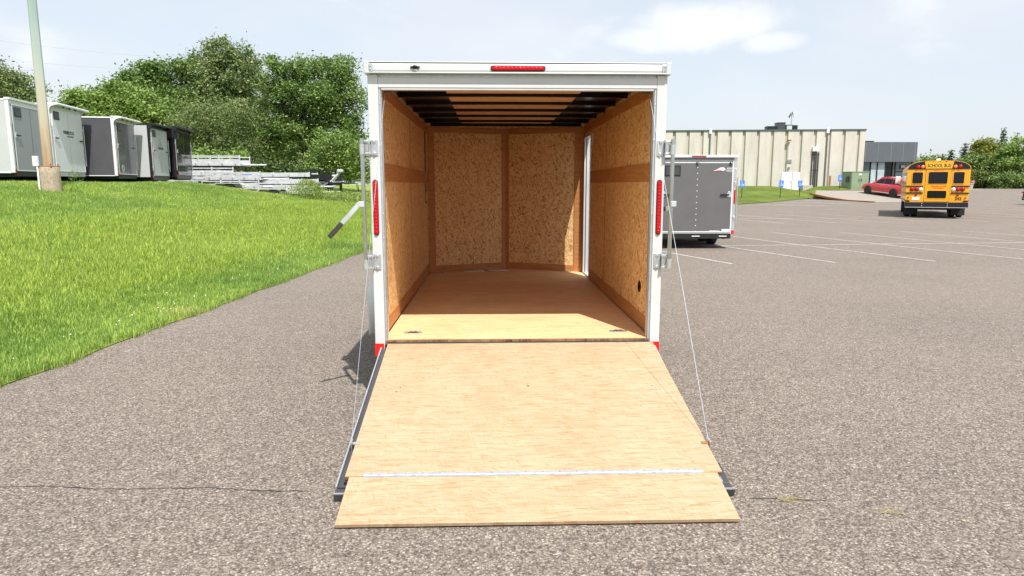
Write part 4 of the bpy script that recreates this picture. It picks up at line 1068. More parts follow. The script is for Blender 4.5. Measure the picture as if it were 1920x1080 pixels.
def enclosed(name, label, loc, rz, W, L, H, zb, side, door, trim, hood=True, group=None, windowed=True, hinge='galvanised'):
    """rear face at y = 0, body runs to +y"""
    t = thing(name, label, 'trailer', loc, rz, group)
    h = W / 2
    box('side_panel', (-h, 0.10, zb), (-h + 0.03, L, H - 0.08), side, t)
    box('side_panel', (h - 0.03, 0.10, zb), (h, L, H - 0.08), side, t)
    MB().prism([(-h + 0.031, L - 0.03), (h - 0.031, L - 0.03), (h * 0.55, L + 0.35), (0, L + 0.5), (-h * 0.55, L + 0.35)], 'z', zb, H - 0.09).build('nose', side, t)
    box('roof', (-h + 0.005, 0.10, H - 0.06), (h - 0.005, L, H - 0.035), trim, t)
    for s in (-1, 1):
        a, b = (h - 0.085, h) if s > 0 else (-h, -h + 0.085)
        box('corner_post', (a, 0, zb - 0.02), (b, 0.0995, H - 0.02), trim, t, 0.005)
        a, b = (h - 0.01, h + 0.012) if s > 0 else (-h - 0.012, -h + 0.01)
        box('top_rail', (a, 0.1, H - 0.08), (b, L, H - 0.0605), trim, t, 0.003)
        box('bottom_rail', (a, 0.1, zb - 0.03), (b, L, zb - 0.001), trim, t)
    box('header', (-h + 0.0855, 0, H - 0.17), (h - 0.0855, 0.09, H - 0.062), trim, t, 0.004)
    box('sill', (-h + 0.0855, -0.004, zb - 0.12), (h - 0.0855, 0.10, zb + 0.03), 'black' if hood is False or 'charcoal' in side else ('alu_white' if trim != 'black' else 'dark_rail'), t, 0.004)
    d = box('rear_door', (-h + 0.095, -0.030, zb + 0.035), (h - 0.095, 0.01, H - 0.175), door, t, 0.004)
    dw = h - 0.095
    for a, b, c, e in ((-dw, dw, H - 0.20, H - 0.176), (-dw, dw, zb + 0.034, zb + 0.06)): box('door_edge', (a, -0.036, c), (b, -0.0305, e), trim if trim != 'black' else 'dark_rail', d)
    for s in (-1, 1):
        a, b = (dw - 0.03, dw) if s > 0 else (-dw, -dw + 0.03)
        box('door_edge', (a, -0.036, zb + 0.0605), (b, -0.0305, H - 0.2005), trim if trim != 'black' else 'dark_rail', d)
        latch(d, s * (dw - 0.09), zb + 0.50 * (H - zb), s)
        # lock bar and lamps
        xb = s * (h + 0.02)
        MB().cyl((xb, -0.03, zb + 0.25), (xb, -0.03, H - 0.55), 0.014, seg=8).build('lock_bar', 'galvanised', t)
        for z in (zb + 0.4, H - 0.7): box('lock_bracket', (min(xb, xb - s * 0.07) - 0.004, -0.02, z - 0.04), (max(xb, xb - s * 0.07) + 0.004, -0.004, z + 0.04), 'galvanised', t, 0.003)
        box('tail_lamp', (s * (h - 0.03) - 0.018, -0.012, zb + 0.75), (s * (h - 0.03) + 0.018, -0.0005, zb + 1.10), 'red_lens', t, 0.004)
        box('reflector', (s * (h - 0.045) - 0.04, -0.004, zb - 0.018), (s * (h - 0.045) + 0.04, -0.0005, zb + 0.08), 'red_tape', t)
        for k in range(2): wheel(t, s * (h - 0.12), L * 0.42 + 0.85 * k, 0.34, 0.20)
    if windowed:
        wv = box('vent_window', (-dw + 0.10, -0.042, H - 0.52), (-dw + 0.50, -0.0305, H - 0.25), 'black', d, 0.01)
        box('pane', (-dw + 0.13, -0.046, H - 0.49), (-dw + 0.47, -0.0425, H - 0.28), 'dark_rail', wv)
    if W > 2.03 and group: box('door_seam', (0.02, -0.0335, zb + 0.07), (0.03, -0.0303, H - 0.21), 'trailer_grey' if door != 'trailer_grey' else 'dark_rail', d)
    if hood:
        hm = MB(); hm.prism([(0.10, H), (-0.22, H - 0.005), (-0.27, H - 0.03), (-0.27, H - 0.075), (-0.22, H - 0.08), (0.0, H - 0.06), (0.10, H - 0.035)], 'x', -h - 0.015, h + 0.015)
        hm.build('hood', trim, t, 0.004)
        for s in (-1, 1):
            hs = MB(); x0, x1 = (h - 0.02, h + 0.012) if s > 0 else (-h - 0.012, -h + 0.02)
            hs.prism([(0.0, H - 0.061), (-0.20, H - 0.083), (-0.08, H - 0.115), (-0.03, H - 0.17), (0.0, H - 0.27)], 'x', x0, x1); hs.build('hood_bracket', trim, t)
        for k in range(3):
            x = -0.45 + 0.45 * k
            MB().sphere((x, -0.12, H - 0.090), 0.032, 10, 5).build('hood_lamp', 'black', t)
    else:
        box('hood', (-h - 0.012, -0.05, H - 0.062), (h + 0.012, 0.10, H), trim, t, 0.005)
    bars = MB()
    for s in (-1, 1): bars.box((s * (h - 0.25) - 0.03, 0.02, zb - 0.14), (s * (h - 0.25) + 0.03, L, zb - 0.031))
    bars.box((-0.05, L, zb - 0.13), (0.05, L + 1.5, zb - 0.04))
    bars.build('chassis', 'black', t)
    return t, d
# the charcoal one on the lot
gt, gd = enclosed('grey_trailer', 'charcoal enclosed trailer with closed ramp door parked on the asphalt', (5.165, 17.2, 0.012), R(-1.0), 2.02, 3.6, 2.36, 0.40, 'charcoal_panel', 'charcoal_panel', 'trailer_white', hood=False, windowed=True)
for o_ in list(gt.children):
    if o_.name.startswith('corner_post'): o_.data.materials[0] = M['aluminium']
    if o_.name.startswith('sill'): bpy.data.objects.remove(o_)
box('sill', (-0.925, -0.004, 0.27), (0.925, 0.10, 0.395), 'black', gt, 0.004)
box('sill_trim', (-0.925, -0.012, 0.3955), (0.925, 0.02, 0.432), 'sign_white', gt, 0.003)
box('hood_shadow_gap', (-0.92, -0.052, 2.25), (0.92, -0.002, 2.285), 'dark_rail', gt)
box('stop_lamp', (-0.15, -0.062, 2.315), (0.21, -0.0505, 2.345), 'red_lens', gt, 0.004)
for x in (-0.85, 0.0, 0.84):
    q = MB().sphere((x, -0.055, 2.165), 0.038, 12, 6, (1, .6, 1)).build('dome_lamp', 'black', gt, smooth=True)
    MB().sphere((x, -0.078, 2.165), 0.016, 8, 5).build('lens', 'lamp_white', q)
for k in range(12): MB().sphere((0.012, -0.032, 2.05 - 0.145 * k), 0.013, 8, 4, (1, .5, 1)).build('rivet', 'sign_white', gd)
em = MB(); em.prism([(0.40, 1.965), (0.50, 2.005), (0.575, 2.05), (0.66, 2.055), (0.70, 2.02), (0.71, 1.985), (0.68, 1.99), (0.66, 1.965), (0.58, 1.99), (0.48, 1.97)], 'y', -0.0335, -0.0306); em.build('emblem', 'sign_white', gd)
em = MB(); em.prism([(0.41, 1.962), (0.50, 1.985), (0.60, 1.985), (0.64, 1.970), (0.55, 1.972), (0.48, 1.963)], 'y', -0.0355, -0.0338); em.build('emblem', 'red_tape', gd)
lettering('lettering', 'AMERICAN', 0.07, 'sign_white', gd, (0.865, -0.032, 2.025), (1, 0, 0), (0, 0, 1), 0.72)
lettering('lettering', 'HAULER', 0.075, 'sign_white', gd, (0.835, -0.032, 1.970), (1, 0, 0), (0, 0, 1), 0.75)
box('certificate_plate', (0.68, -0.034, 0.455), (0.90, -0.0306, 0.515), 'sign_white', gd)
box('decal', (0.36, -0.034, 0.445), (0.62, -0.0306, 0.475), 'sign_white', gd)
for x in (0.03, 0.72): box('license_lamp', (x - 0.10, -0.02, 0.325), (x + 0.10, -0.0045, 0.345), 'sign_white', gt)

# the row parked behind the bank; rear doors look across to the right
ROWG = 'enclosed trailers parked in a row behind the bank'
RA = R(90 + 9.0)            # local -y points to world +x, swung slightly away from the lot
def place(nx, ny, W):       # near rear corner -> rear-centre point
    fd = Vector((math.sin(R(-9.0)) , math.cos(R(9.0))))   # along the rear face, away from us
    return nx + fd.x * W / 2, ny + fd.y * W / 2
specs = [
    ('silver enclosed trailer with flat roof edge, cut off by left picture border', -13.70, 20.4, 2.20, 2.56, 'trailer_silver', 'trailer_grey', 'trailer_white', False),
    ('white enclosed trailer with hooded rear door, directly behind the light pole', -14.0, 22.7, 2.40, 2.66, 'trailer_white', 'trailer_white', 'trailer_white', True),
    ('charcoal enclosed trailer with white hood and posts in the trailer row', -13.50, 25.5, 2.05, 2.56, 'trailer_charcoal', 'trailer_charcoal', 'trailer_white', True),
    ('silver enclosed trailer with black trim and pale door in the trailer row', -13.40, 27.9, 2.20, 2.56, 'trailer_silver', 'trailer_silver', 'black', True),
    ('glossy black enclosed trailer, last of the row beside the stacked trailers', -13.55, 30.35, 2.40, 2.58, 'trailer_black', 'trailer_black', 'black', True)]
row = []
for (lab, nx, ny, W, H, sd_, dr, tm, hd_) in specs:
    x, y = place(nx, ny, W)
    t, d = enclosed('enclosed_trailer', lab, (x, y, float(hill(x - 1, y)) + 0.12), RA, W, 4.6, H, 0.46, sd_, dr, tm, hd_, ROWG)
    row.append((t, d, W, H))
lettering('lettering', 'PREMIER PLUS', 0.15, 'decal_dark', row[1][1], (0.0, -0.032, 1.78), (1, 0, 0), (0, 0, 1), 0.85, 0.004)
lettering('lettering', 'CARGO TRAILERS', 0.07, 'decal_dark', row[1][1], (0.1, -0.032, 1.66), (1, 0, 0), (0, 0, 1), 0.9)
lettering('lettering', 'FOREST RIVER', 0.13, 'decal_dark', row[3][1], (0.05, -0.032, 1.62), (1, 0, 0), (0, 0, 1), 0.85, 0.004)
for x, hgt in ((-0.14, 0.22), (0.0, 0.34), (0.14, 0.25)):
    MB().prism([(x - 0.05, 1.72), (x + 0.05, 1.72), (x, 1.72 + hgt)], 'y', -0.0335, -0.0306).build('emblem', 'trailer_grey', row[3][1])
MB().lathe([(0.13, -0.0306), (0.13, -0.0335), (0.10, -0.0335), (0.10, -0.0306)], (-0.52, 0, 0.72), 'y', 20).build('emblem', 'trailer_silver', row[2][1])
lettering('lettering', 'ERRE', 0.20, 'decal_dark', row[0][0], (-1.152, 0.75, 1.45), (0, -1, 0), (0, 0, 1), 1.0, 0.004)
# darker reflections on two trailer sides, put in as thin flat-coloured sheets
for k, (y0, y1, z1) in ((2, (1.2, 2.5, 1.6)), (3, (1.2, 2.6, 1.9))):
    W = row[k][2]
    box('side_reflection', (-W / 2 - 0.006, y0, 0.50), (-W / 2 - 0.001, y1, z1), 'trailer_charcoal' if k == 2 else 'trailer_grey', row[k][0])

# ================================================================ light pole
pz = float(hill(-11.25, 18.0))
pl = thing('light_pole', 'weathered green light pole with rusty foot on a concrete pier', 'light pole', (-11.25, 18.0, pz - 0.05))
pm = MB(); pm.lathe([(0.245, 0.0), (0.245, 0.50), (0.245, 0.66), (0.235, 0.685), (0.001, 0.685)], (0, 0, 0), 'z', 28); pm.build('pier', 'pier_concrete', pl, smooth=True)
pm = MB(); pm.box((-0.19, -0.19, 0.686), (0.19, 0.19, 0.712)); pm.build('base_plate', 'rust', pl, 0.004)
for sx_ in (-1, 1):
    for sy_ in (-1, 1): MB().cyl((sx_ * 0.15, sy_ * 0.15, 0.70), (sx_ * 0.15, sy_ * 0.15, 0.76), 0.018, seg=6).build('anchor_bolt', 'rust', pl)
sq = [(u, v) for u, v in rounded(0.218, 0.218, 0.04, 4)]
pm = MB(); K = 14; vs_ = []; n = len(sq)
for k in range(K + 1):
    z = 0.712 + 8.3 * k / K
    f = max(0.45, 1.0 - 0.030 * (z - 0.7))
    for (u, v) in sq: vs_.append((u * f, v * f, z))
pm.add(vs_, [(k * n + j, k * n + (j + 1) % n, (k + 1) * n + (j + 1) % n, (k + 1) * n + j) for k in range(K) for j in range(n)] + [tuple(range(n - 1, -1, -1)), tuple(K * n + j for j in range(n))])
po = pm.build('shaft', 'pole', pl, smooth=True); po.rotation_euler = (0, 0, R(28))
pm = MB(); pm.tube([(-0.10, -0.275, 0.02), (-0.10, -0.275, 0.62), (-0.12, -0.262, 0.74), (-0.14, -0.235, 0.86)], 0.02, 8); pm.build('conduit', 'sign_white', pl, smooth=True)
box('junction_box', (-0.20, -0.30, 0.70), (-0.08, -0.22, 0.95), 'sign_white', pl, 0.01)
MB().cyl((-0.5, 0, 8.95), (0.5, 0, 8.95), 0.05, seg=10).build('cross_arm', 'pole', pl)
for s in (-1, 1): box('lamp_head', (s * 0.55 - 0.25, -0.18, 8.85), (s * 0.55 + 0.25, 0.18, 9.05), 'fascia', pl, 0.03)

# ================================================================ stacked utility trailers
def utility(label, loc, rz, L=3.6, W=1.9, rails=0.0, mat='stack_white', group='utility trailers stacked beyond the bank', pitch=0.0, wheels=False, gate=False):
    t = thing('utility_trailer', label, 'trailer', loc, rz, group, rot=(0, pitch, rz))
    for s in (-1, 1):
        box('side_beam', (-L / 2, s * W / 2 - 0.03, 0.0), (L / 2, s * W / 2 + 0.03, 0.15), mat, t, 0.006)
        if rails:
            box('top_rail', (-L / 2, s * W / 2 - 0.022, rails), (L / 2, s * W / 2 + 0.022, rails + 0.05), mat, t, 0.004)
            box('side_board', (-L / 2 + 0.04, s * W / 2 - 0.012, 0.152), (L / 2 - 0.04, s * W / 2 + 0.012, rails * 0.72), mat, t)
            for k in range(4):
                x = -L / 2 + 0.03 + (L - 0.06) * k / 3
                box('rail_post', (x - 0.025, s * W / 2 - 0.024, 0.151), (x + 0.025, s * W / 2 + 0.024, rails + 0.09), mat, t)
    for k in range(6):
        x = -L / 2 + 0.04 + (L - 0.08) * k / 5
        box('cross_beam', (x - 0.03, -W / 2 + 0.031, 0.01), (x + 0.03, W / 2 - 0.031, 0.09), mat, t)
    box('deck', (-L / 2 + 0.01, -W / 2 + 0.031, 0.092), (L / 2 - 0.01, W / 2 - 0.031, 0.115), 'galvanised', t)
    tn = MB()
    for s in (-1, 1): tn.cyl((L / 2, s * 0.55, 0.07), (L / 2 + 0.95, 0.03 * s, 0.07), 0.04, seg=6)
    tn.build('tongue', mat, t)
    MB().cyl((L / 2 + 0.9, 0, 0.07), (L / 2 + 1.1, 0, 0.09), 0.045, seg=8).build('coupler', 'galvanised', t)
    for k in range(5):
        x = -L / 2 + 0.25 + (L - 0.5) * k / 4
        box('stake_pocket', (x - 0.03, -W / 2 - 0.055, 0.02), (x + 0.03, -W / 2 - 0.0305, 0.13), 'galvanised', t)
    box('underbody', (-L / 2 + 0.1, -W / 2 + 0.2, -0.06), (L / 2 - 0.1, W / 2 - 0.2, 0.008), 'dark_rail', t)
    box('tail_lamp', (-L / 2 - 0.02, -W / 2 - 0.03, 0.03), (-L / 2 - 0.001, -W / 2 + 0.12, 0.12), 'red_lens', t)
    for s in ((-1, 1) if wheels else ()):
        f = MB(); f.prism([(-0.75, 0.02), (-0.75, 0.16), (-0.60, 0.26), (0.60, 0.26), (0.75, 0.16), (0.75, 0.02), (0.71, 0.02), (0.69, 0.14), (0.57, 0.22), (-0.57, 0.22), (-0.69, 0.14), (-0.71, 0.02)], 'y', s * (W / 2 + 0.035) - (0.0 if s > 0 else 0.22), s * (W / 2 + 0.035) + (0.22 if s > 0 else 0.0))
        f.build('fender', mat, t)
    if wheels:
        for s in (-1, 1):
            wv = MB(); wv.lathe([(0.16, -0.08), (0.26, -0.085), (0.285, 0), (0.26, 0.085), (0.16, 0.08)], (0, 0, 0), 'y', 20)
            wv.build('tyre', 'rubber', t, smooth=True, loc=(0, s * (W / 2 + 0.14), -0.02))
    return t
def gz(x, y): return float(hill(x, y))
def ux(px, d): return (px - 920) / 1300 * d
stack = [   # px centre, depth, z above ground, length, rails, yaw, label, mat, wheels
    (398, 36.0, 0.12, 3.4, 0.22, 4, 'bottom flat aluminium trailer beside the black enclosed trailer', 'stack_white', True),
    (402, 36.6, 0.42, 3.3, 0.20, 10, 'second flat aluminium trailer from the ground beside the black enclosed trailer', 'stack_white', False),
    (394, 37.2, 0.66, 3.2, 0.30, 6, 'aluminium trailer with low sides just under the topmost railed trailer', 'stack_white', False),
    (410, 37.6, 1.12, 3.2, 0.48, 3, 'topmost aluminium trailer with side boards and upright rail posts', 'stack_white', False),
    (452, 34.8, 0.06, 2.9, 0.30, -6, 'low boxy aluminium trailer in front of the middle of the stacks', 'stack_white', True),
    (455, 35.4, 0.46, 2.8, 0.34, -3, 'boxy aluminium trailer lying on the low boxy one in the middle', 'stack_white', False),
    (525, 34.6, 0.02, 3.8, 0.22, 2, 'lowest flat trailer behind the yellow flowers', 'stack_white', True),
    (520, 35.2, 0.30, 3.9, 0.2, -4, 'second flat trailer above the yellow flowers', 'stack_white', False),
    (532, 35.8, 0.56, 4.0, 0.16, 3, 'flat trailer with blue decal, one below the top of the right stack', 'stack_white', False),
    (525, 36.4, 0.88, 3.7, 0.16, 1, 'top flat trailer of the right stack below the tall trees', 'stack_white', False)]
for (px, dpt, dz, L, rl, yw, lab, mt, whl) in stack:
    x = ux(px, dpt); t = utility(lab, (x, dpt, gz(x, dpt) + dz + 0.06), R(yw), L, 1.8, rl, mt, wheels=whl)
    if 'blue decal' in lab or 'top flat' in lab:
        box('decal', (-1.5, -0.935, 0.035), (-1.05, -0.9305, 0.125), 'blue_mark', t)
    if 'second flat trailer above' in lab: box('decal', (-0.6, -0.935, 0.03), (0.1, -0.9305, 0.10), 'orange_mark', t)
x = ux(604, 36.4); bt = utility('black utility trailer with tall sides at the right end of the stacks', (x, 36.4, 1.66), R(-5), 1.7, 1.7, 0.70, 'black', wheels=True)
x = ux(612, 34.8); gzz = 1.36
gate = thing('loading_gate', 'curved silver trailer tongue rising from the grass beside the black trailer', 'trailer part', (x, 35.5, gzz))
MB().tube([(-0.9, 0, 0.25), (-0.3, 0, 0.28), (0.1, 0, 0.45), (0.45, 0, 0.80), (0.55, 0, 0.98)], 0.055, 8).build('beam', 'alu_white', gate, smooth=True)
MB().tube([(-0.9, 0.3, 0.22), (-0.3, 0.3, 0.25), (0.1, 0.25, 0.40), (0.45, 0.15, 0.75), (0.55, 0.1, 0.93)], 0.045, 8).build('beam', 'galvanised', gate, smooth=True)
box('coupler', (0.45, -0.1, 0.92), (0.72, 0.18, 1.06), 'alu_white', gate, 0.02)
wv = MB(); wv.lathe([(0.14, -0.08), (0.24, -0.085), (0.27, 0), (0.24, 0.085), (0.14, 0.08)], (0, 0, 0), 'y', 18); wv.build('tyre', 'rubber', gate, smooth=True, loc=(-0.05, 0.1, 0.22))

# ================================================================ foliage
def leaf_mesh(name, C_, size, aspect=0.45, droop=0.0, up=0.25):
    """C_: (n,3) leaf positions -> one mesh of rhombic leaves"""
    n = len(C_)
    a = RNG.standard_normal((n, 3)); a[:, 2] = a[:, 2] * 0.6 - droop
    a /= np.linalg.norm(a, axis=1, keepdims=True)
    b = RNG.standard_normal((n, 3)); b[:, 2] *= (1 - up)
    b -= a * (a * b).sum(1, keepdims=True); b /= np.linalg.norm(b, axis=1, keepdims=True)
    s = size * (0.6 + 0.8 * RNG.random((n, 1)))
    p = np.stack([C_ - a * s * .5, C_ + b * s * aspect * .5, C_ + a * s * .5, C_ - b * s * aspect * .5], 1).reshape(-1, 3)
    f = np.arange(4 * n, dtype=np.int32)
    me = bpy.data.meshes.new(name)
    me.vertices.add(4 * n); me.vertices.foreach_set('co', p.ravel())
    me.loops.add(4 * n); me.loops.foreach_set('vertex_index', f)
    me.polygons.add(n); me.polygons.foreach_set('loop_start', np.arange(0, 4 * n, 4, dtype=np.int32))
    me.update(calc_edges=True)
    return me
def crown_points(lobes, n, clump=0.55, hang=0.0):
    vol = np.array([l[3] * l[4] * l[5] for l in lobes]) ** 0.75; vol = vol / vol.sum()
    out = []
    for l, fr in zip(lobes, vol):
        k = int(n * fr); nc = max(6, int(k / 115))
        d = RNG.standard_normal((nc, 3)); d /= np.linalg.norm(d, axis=1, keepdims=True)
        rad = 0.30 + 0.72 * RNG.random((nc, 1)) ** 0.55
        c = np.array(l[:3]) + d * rad * np.array(l[3:6]) + 0.12 * RNG.standard_normal((nc, 3))
        cs = clump * (0.55 + 0.9 * RNG.random((nc, 1)))
        w_ = RNG.integers(0, nc, k)
        off = RNG.standard_normal((k, 3)) * np.array([1, 1, 0.62]) * cs[w_] * 0.55
        if hang: off[:, 2] -= hang * np.abs(RNG.standard_normal(k)) * cs[w_, 0]
        out.append(c[w_] + off)
    return np.concatenate(out)
def tree(name, label, loc, lobes, mat, n, leaf=0.2, clump=0.6, hang=0.0, trunk_r=0.18, group=None, stems=1, aspect=0.45):
    t = thing(name, label, 'tree', loc, group=group)
    if loc[0] < 0: n = int(n * 1.8); leaf = leaf * 0.9
    pts = crown_points(lobes, n, clump, hang)
    pts = pts[pts[:, 2] > 0.15]
    link('crown', leaf_mesh('crown', pts, leaf, aspect, droop=hang * 0.9), mat, t)
    tb = MB()
    top = max(l[2] for l in lobes)
    for k in range(stems):
        bx_, by_ = (random.uniform(-0.5, 0.5), random.uniform(-0.3, 0.3)) if stems > 1 else (0, 0)
        l = lobes[k % len(lobes)]
        fork = Vector((bx_ + l[0] * 0.25, by_ + l[1] * 0.25, max(0.8, (l[2] - l[5]) * 0.9)))
        tb.tube([(bx_, by_, -0.2), (bx_ * 1.05, by_, fork.z * 0.5), fork], [trunk_r * 1.25, trunk_r, trunk_r * 0.8], 8)
        for q in lobes:
            if stems > 1 and random.random() < 0.45: continue
            e = Vector(q[:3]); m_ = fork.lerp(e, 0.5) + Vector((random.uniform(-.2, .2), random.uniform(-.2, .2), 0.2))
            tb.tube([fork, m_, e], [trunk_r * 0.7, trunk_r * 0.45, trunk_r * 0.15], 6)
            for _ in range(3):
                e2 = e + Vector((random.uniform(-1, 1) * q[3], random.uniform(-1, 1) * q[4], random.uniform(-0.3, 0.8) * q[5])) * 0.75
                tb.tube([m_, m_.lerp(e2, .5) + Vector((0, 0, .15)), e2], [trunk_r * 0.35, trunk_r * 0.2, trunk_r * 0.06], 5)
    tb.build('trunk', 'bark', t, smooth=True)
    return t
def T(px, d): return (px - 920) / 1300 * d
def Zp(py, d):
    v = (540 - py) / 1280
    return CAM_H + d * (math.cos(PITCH) * v - math.sin(PITCH)) / (math.cos(PITCH) + math.sin(PITCH) * v)
def lobes_px(bx, d, zg, L):
    """L: (px, py, rx px, rz px, dy) -> lobes relative to the base"""
    x0 = T(bx, d)
    return [(T(px, d) - x0, dy, Zp(py, d) - zg, rx * 1.04 * d / 1300, min(rx, rz * 1.2) * d / 1300, rz * 0.88 * d / 1300) for (px, py, rx, rz, dy) in L]
def tree_px(name, label, bx, d, L, mat, n, **k):
    x = T(bx, d); zg = gz(x, min(d, 130)) if x < 0 else float(np.minimum(zl(min(d, 122)), 1.2)) - 0.06
    return tree(name, label, (x, d, zg), lobes_px(bx, d, zg, L), mat, n, **k)
LG = 'trees beyond the trailer row'
tree_px('willow_tree', 'grey-green tree behind the light pole at the left border', 35, 52, [(10, 150, 45, 42, 0), (60, 165, 34, 38, .5), (-30, 140, 45, 50, 0), (30, 205, 60, 40, 0)], 'leaf_willow', 15000, leaf=0.24, hang=0.35, group=LG)
tree_px('leafy_tree', 'low spreading bright tree above the charcoal and silver trailers', 235, 47, [(190, 195, 48, 26, 0), (240, 185, 50, 28, .5), (285, 205, 42, 26, 0), (215, 225, 60, 24, -.5), (290, 240, 40, 30, 0)], 'leaf_bright', 17000, leaf=0.24, group=LG)
tree_px('leafy_tree', 'rounded tree rising left of the tallest crown', 310, 55, [(285, 150, 40, 32, 0), (335, 140, 40, 34, .6), (300, 190, 52, 36, 0), (350, 200, 48, 40, 0), (330, 260, 50, 40, 0)], 'leaf_mid', 17000, leaf=0.27, group=LG, stems=2)
tree_px('willow_tree', 'tallest olive-green tree in the middle of the left grove', 430, 58, [(440, 105, 40, 34, 0), (400, 130, 42, 36, .5), (470, 140, 34, 44, 0), (425, 180, 62, 48, -.5), (455, 235, 55, 50, 0), (390, 240, 44, 44, 0), (495, 190, 30, 50, 0)], 'leaf_willow', 23000, leaf=0.26, hang=0.45, trunk_r=0.24, group=LG, stems=2)
tree_px('willow_tree', 'hanging olive willow in front of the tallest tree', 400, 46, [(385, 225, 50, 36, 0), (440, 215, 44, 36, 0), (370, 275, 44, 40, 0), (440, 275, 50, 42, .4)], 'leaf_willow', 17000, leaf=0.20, hang=0.7, group=LG, aspect=0.3)
tree_px('leafy_tree', 'broad dense tree just left of the open trailer', 590, 48, [(560, 130, 46, 32, 0), (625, 135, 46, 36, .4), (530, 180, 38, 42, 0), (600, 185, 56, 48, -.4), (655, 195, 36, 46, 0), (560, 250, 56, 46, 0), (630, 250, 52, 46, .3), (510, 250, 36, 44, 0)], 'leaf_mid', 27000, leaf=0.22, hang=0.15, trunk_r=0.26, group=LG, stems=3)
tree_px('small_tree', 'young bright tree beside the trailer lock bar', 640, 40, [(625, 275, 30, 22, 0), (655, 285, 30, 26, 0), (640, 315, 46, 26, .3), (610, 310, 26, 22, 0)], 'leaf_bright', 9000, leaf=0.17, group=LG, trunk_r=0.08)
tree_px('willow_tree', 'dark tree filling the gap behind the aluminium stacks', 500, 60, [(495, 290, 48, 46, 0), (470, 260, 40, 50, 0), (540, 300, 50, 44, 0)], 'leaf_dark', 11000, leaf=0.27, hang=0.3, group=LG)
for (px, d, L, lab, mt, n) in (
        (425, 41, [(400, 298, 28, 14, 0), (440, 302, 34, 13, 0)], 'low bright bush behind the topmost railed trailer', 'leaf_bright', 4200),
        (345, 42, [(330, 300, 26, 30, 0), (365, 308, 22, 24, 0)], 'dark bush behind the black enclosed trailer', 'leaf_dark', 4200),
        (560, 44, [(530, 318, 40, 16, 0), (590, 322, 40, 18, 0)], 'dark green bush behind the right trailer stack', 'leaf_dark', 5000),
        (675, 50, [(665, 325, 16, 20, 0), (680, 330, 12, 16, 0)], 'dark bush beside the left trailer post', 'leaf_mid', 2500)):
    x = T(px, d); zg = gz(x, d)
    b = thing('bush', lab, 'bush', (x, d, zg), group='bushes behind the stacked trailers')
    P_ = crown_points(lobes_px(px, d, zg, L), n, 0.4); P_ = P_[P_[:, 2] > 0.0]
    link('foliage', leaf_mesh('foliage', P_, 0.18), mt, b)
    st = MB()
    for k in range(5):
        a = random.uniform(0, 6.28); st.tube([(0.1 * math.cos(a), 0.1 * math.sin(a), -0.1), (0.4 * math.cos(a), 0.3 * math.sin(a), 0.6), (0.8 * math.cos(a), 0.5 * math.sin(a), 1.2)], [0.03, 0.02, 0.008], 5)
    st.build('stem', 'bark', b)
# tall weeds where the bank dips
def weeds(label, cx, cy, rx, ry, h, n, mat='leaf_weed', leaf=0.11):
    P_ = []
    for _ in range(n):
        x = cx + random.gauss(0, rx); y = cy + random.gauss(0, ry)
        P_.append((x, y, float(hill(x, y)) + random.random() ** 0.7 * h * math.exp(-((x - cx) / (2.2 * rx)) ** 2)))
    o = link('tall_weeds', leaf_mesh('tall_weeds', np.array(P_), leaf, 0.22, droop=-1.2), mat)
    tag(o, label, 'weeds', kind='stuff')
weeds('bushy clump of tall weeds at the end of the stacks', T(578, 30), 30.5, 0.42, 0.5, 0.95, 2600)
weeds('strip of tall weeds in the dip below the far lawn', T(660, 33), 34.0, 1.1, 2.6, 0.75, 5200)
weeds('weed growing up beside the concrete pier', -10.78, 18.3, 0.07, 0.1, 0.75, 130, 'leaf_mid', 0.08)

# right-hand tree line
RG = 'trees along the far side of the lot'
D2 = 126
tree_px('leafy_tree', 'distant green tree right behind the bus roof', 1765, 130, [(1752, 305, 18, 10, 0), (1780, 302, 22, 12, 1), (1765, 318, 34, 16, 0), (1800, 318, 24, 16, 0)], 'leaf_bright', 6500, leaf=0.5, clump=1.1, trunk_r=0.2, group=RG)
tree_px('leafy_tree', 'pale green tree above the hedge right of the bus', 1835, 121, [(1838, 308, 22, 18, 0), (1818, 322, 18, 14, 1), (1858, 312, 24, 22, 0), (1838, 332, 40, 14, 0)], 'leaf_mid', 8500, leaf=0.46, clump=0.9, trunk_r=0.25, group=RG)
tree_px('leafy_tree', 'yellow-green crown between the conifers', 1866, 132, [(1862, 274, 20, 15, 0), (1880, 278, 18, 18, 1), (1855, 292, 22, 16, 0)], 'leaf_yellow', 7000, leaf=0.46, clump=0.9, trunk_r=0.25, group=RG)
tree_px('leafy_tree', 'broad green tree at the right border', 1905, 118, [(1893, 300, 22, 22, 0), (1925, 308, 28, 28, 0), (1885, 322, 24, 20, 1), (1912, 280, 22, 16, 0), (1940, 275, 30, 26, 0)], 'leaf_bright', 10000, leaf=0.46, clump=0.9, trunk_r=0.3, group=RG)
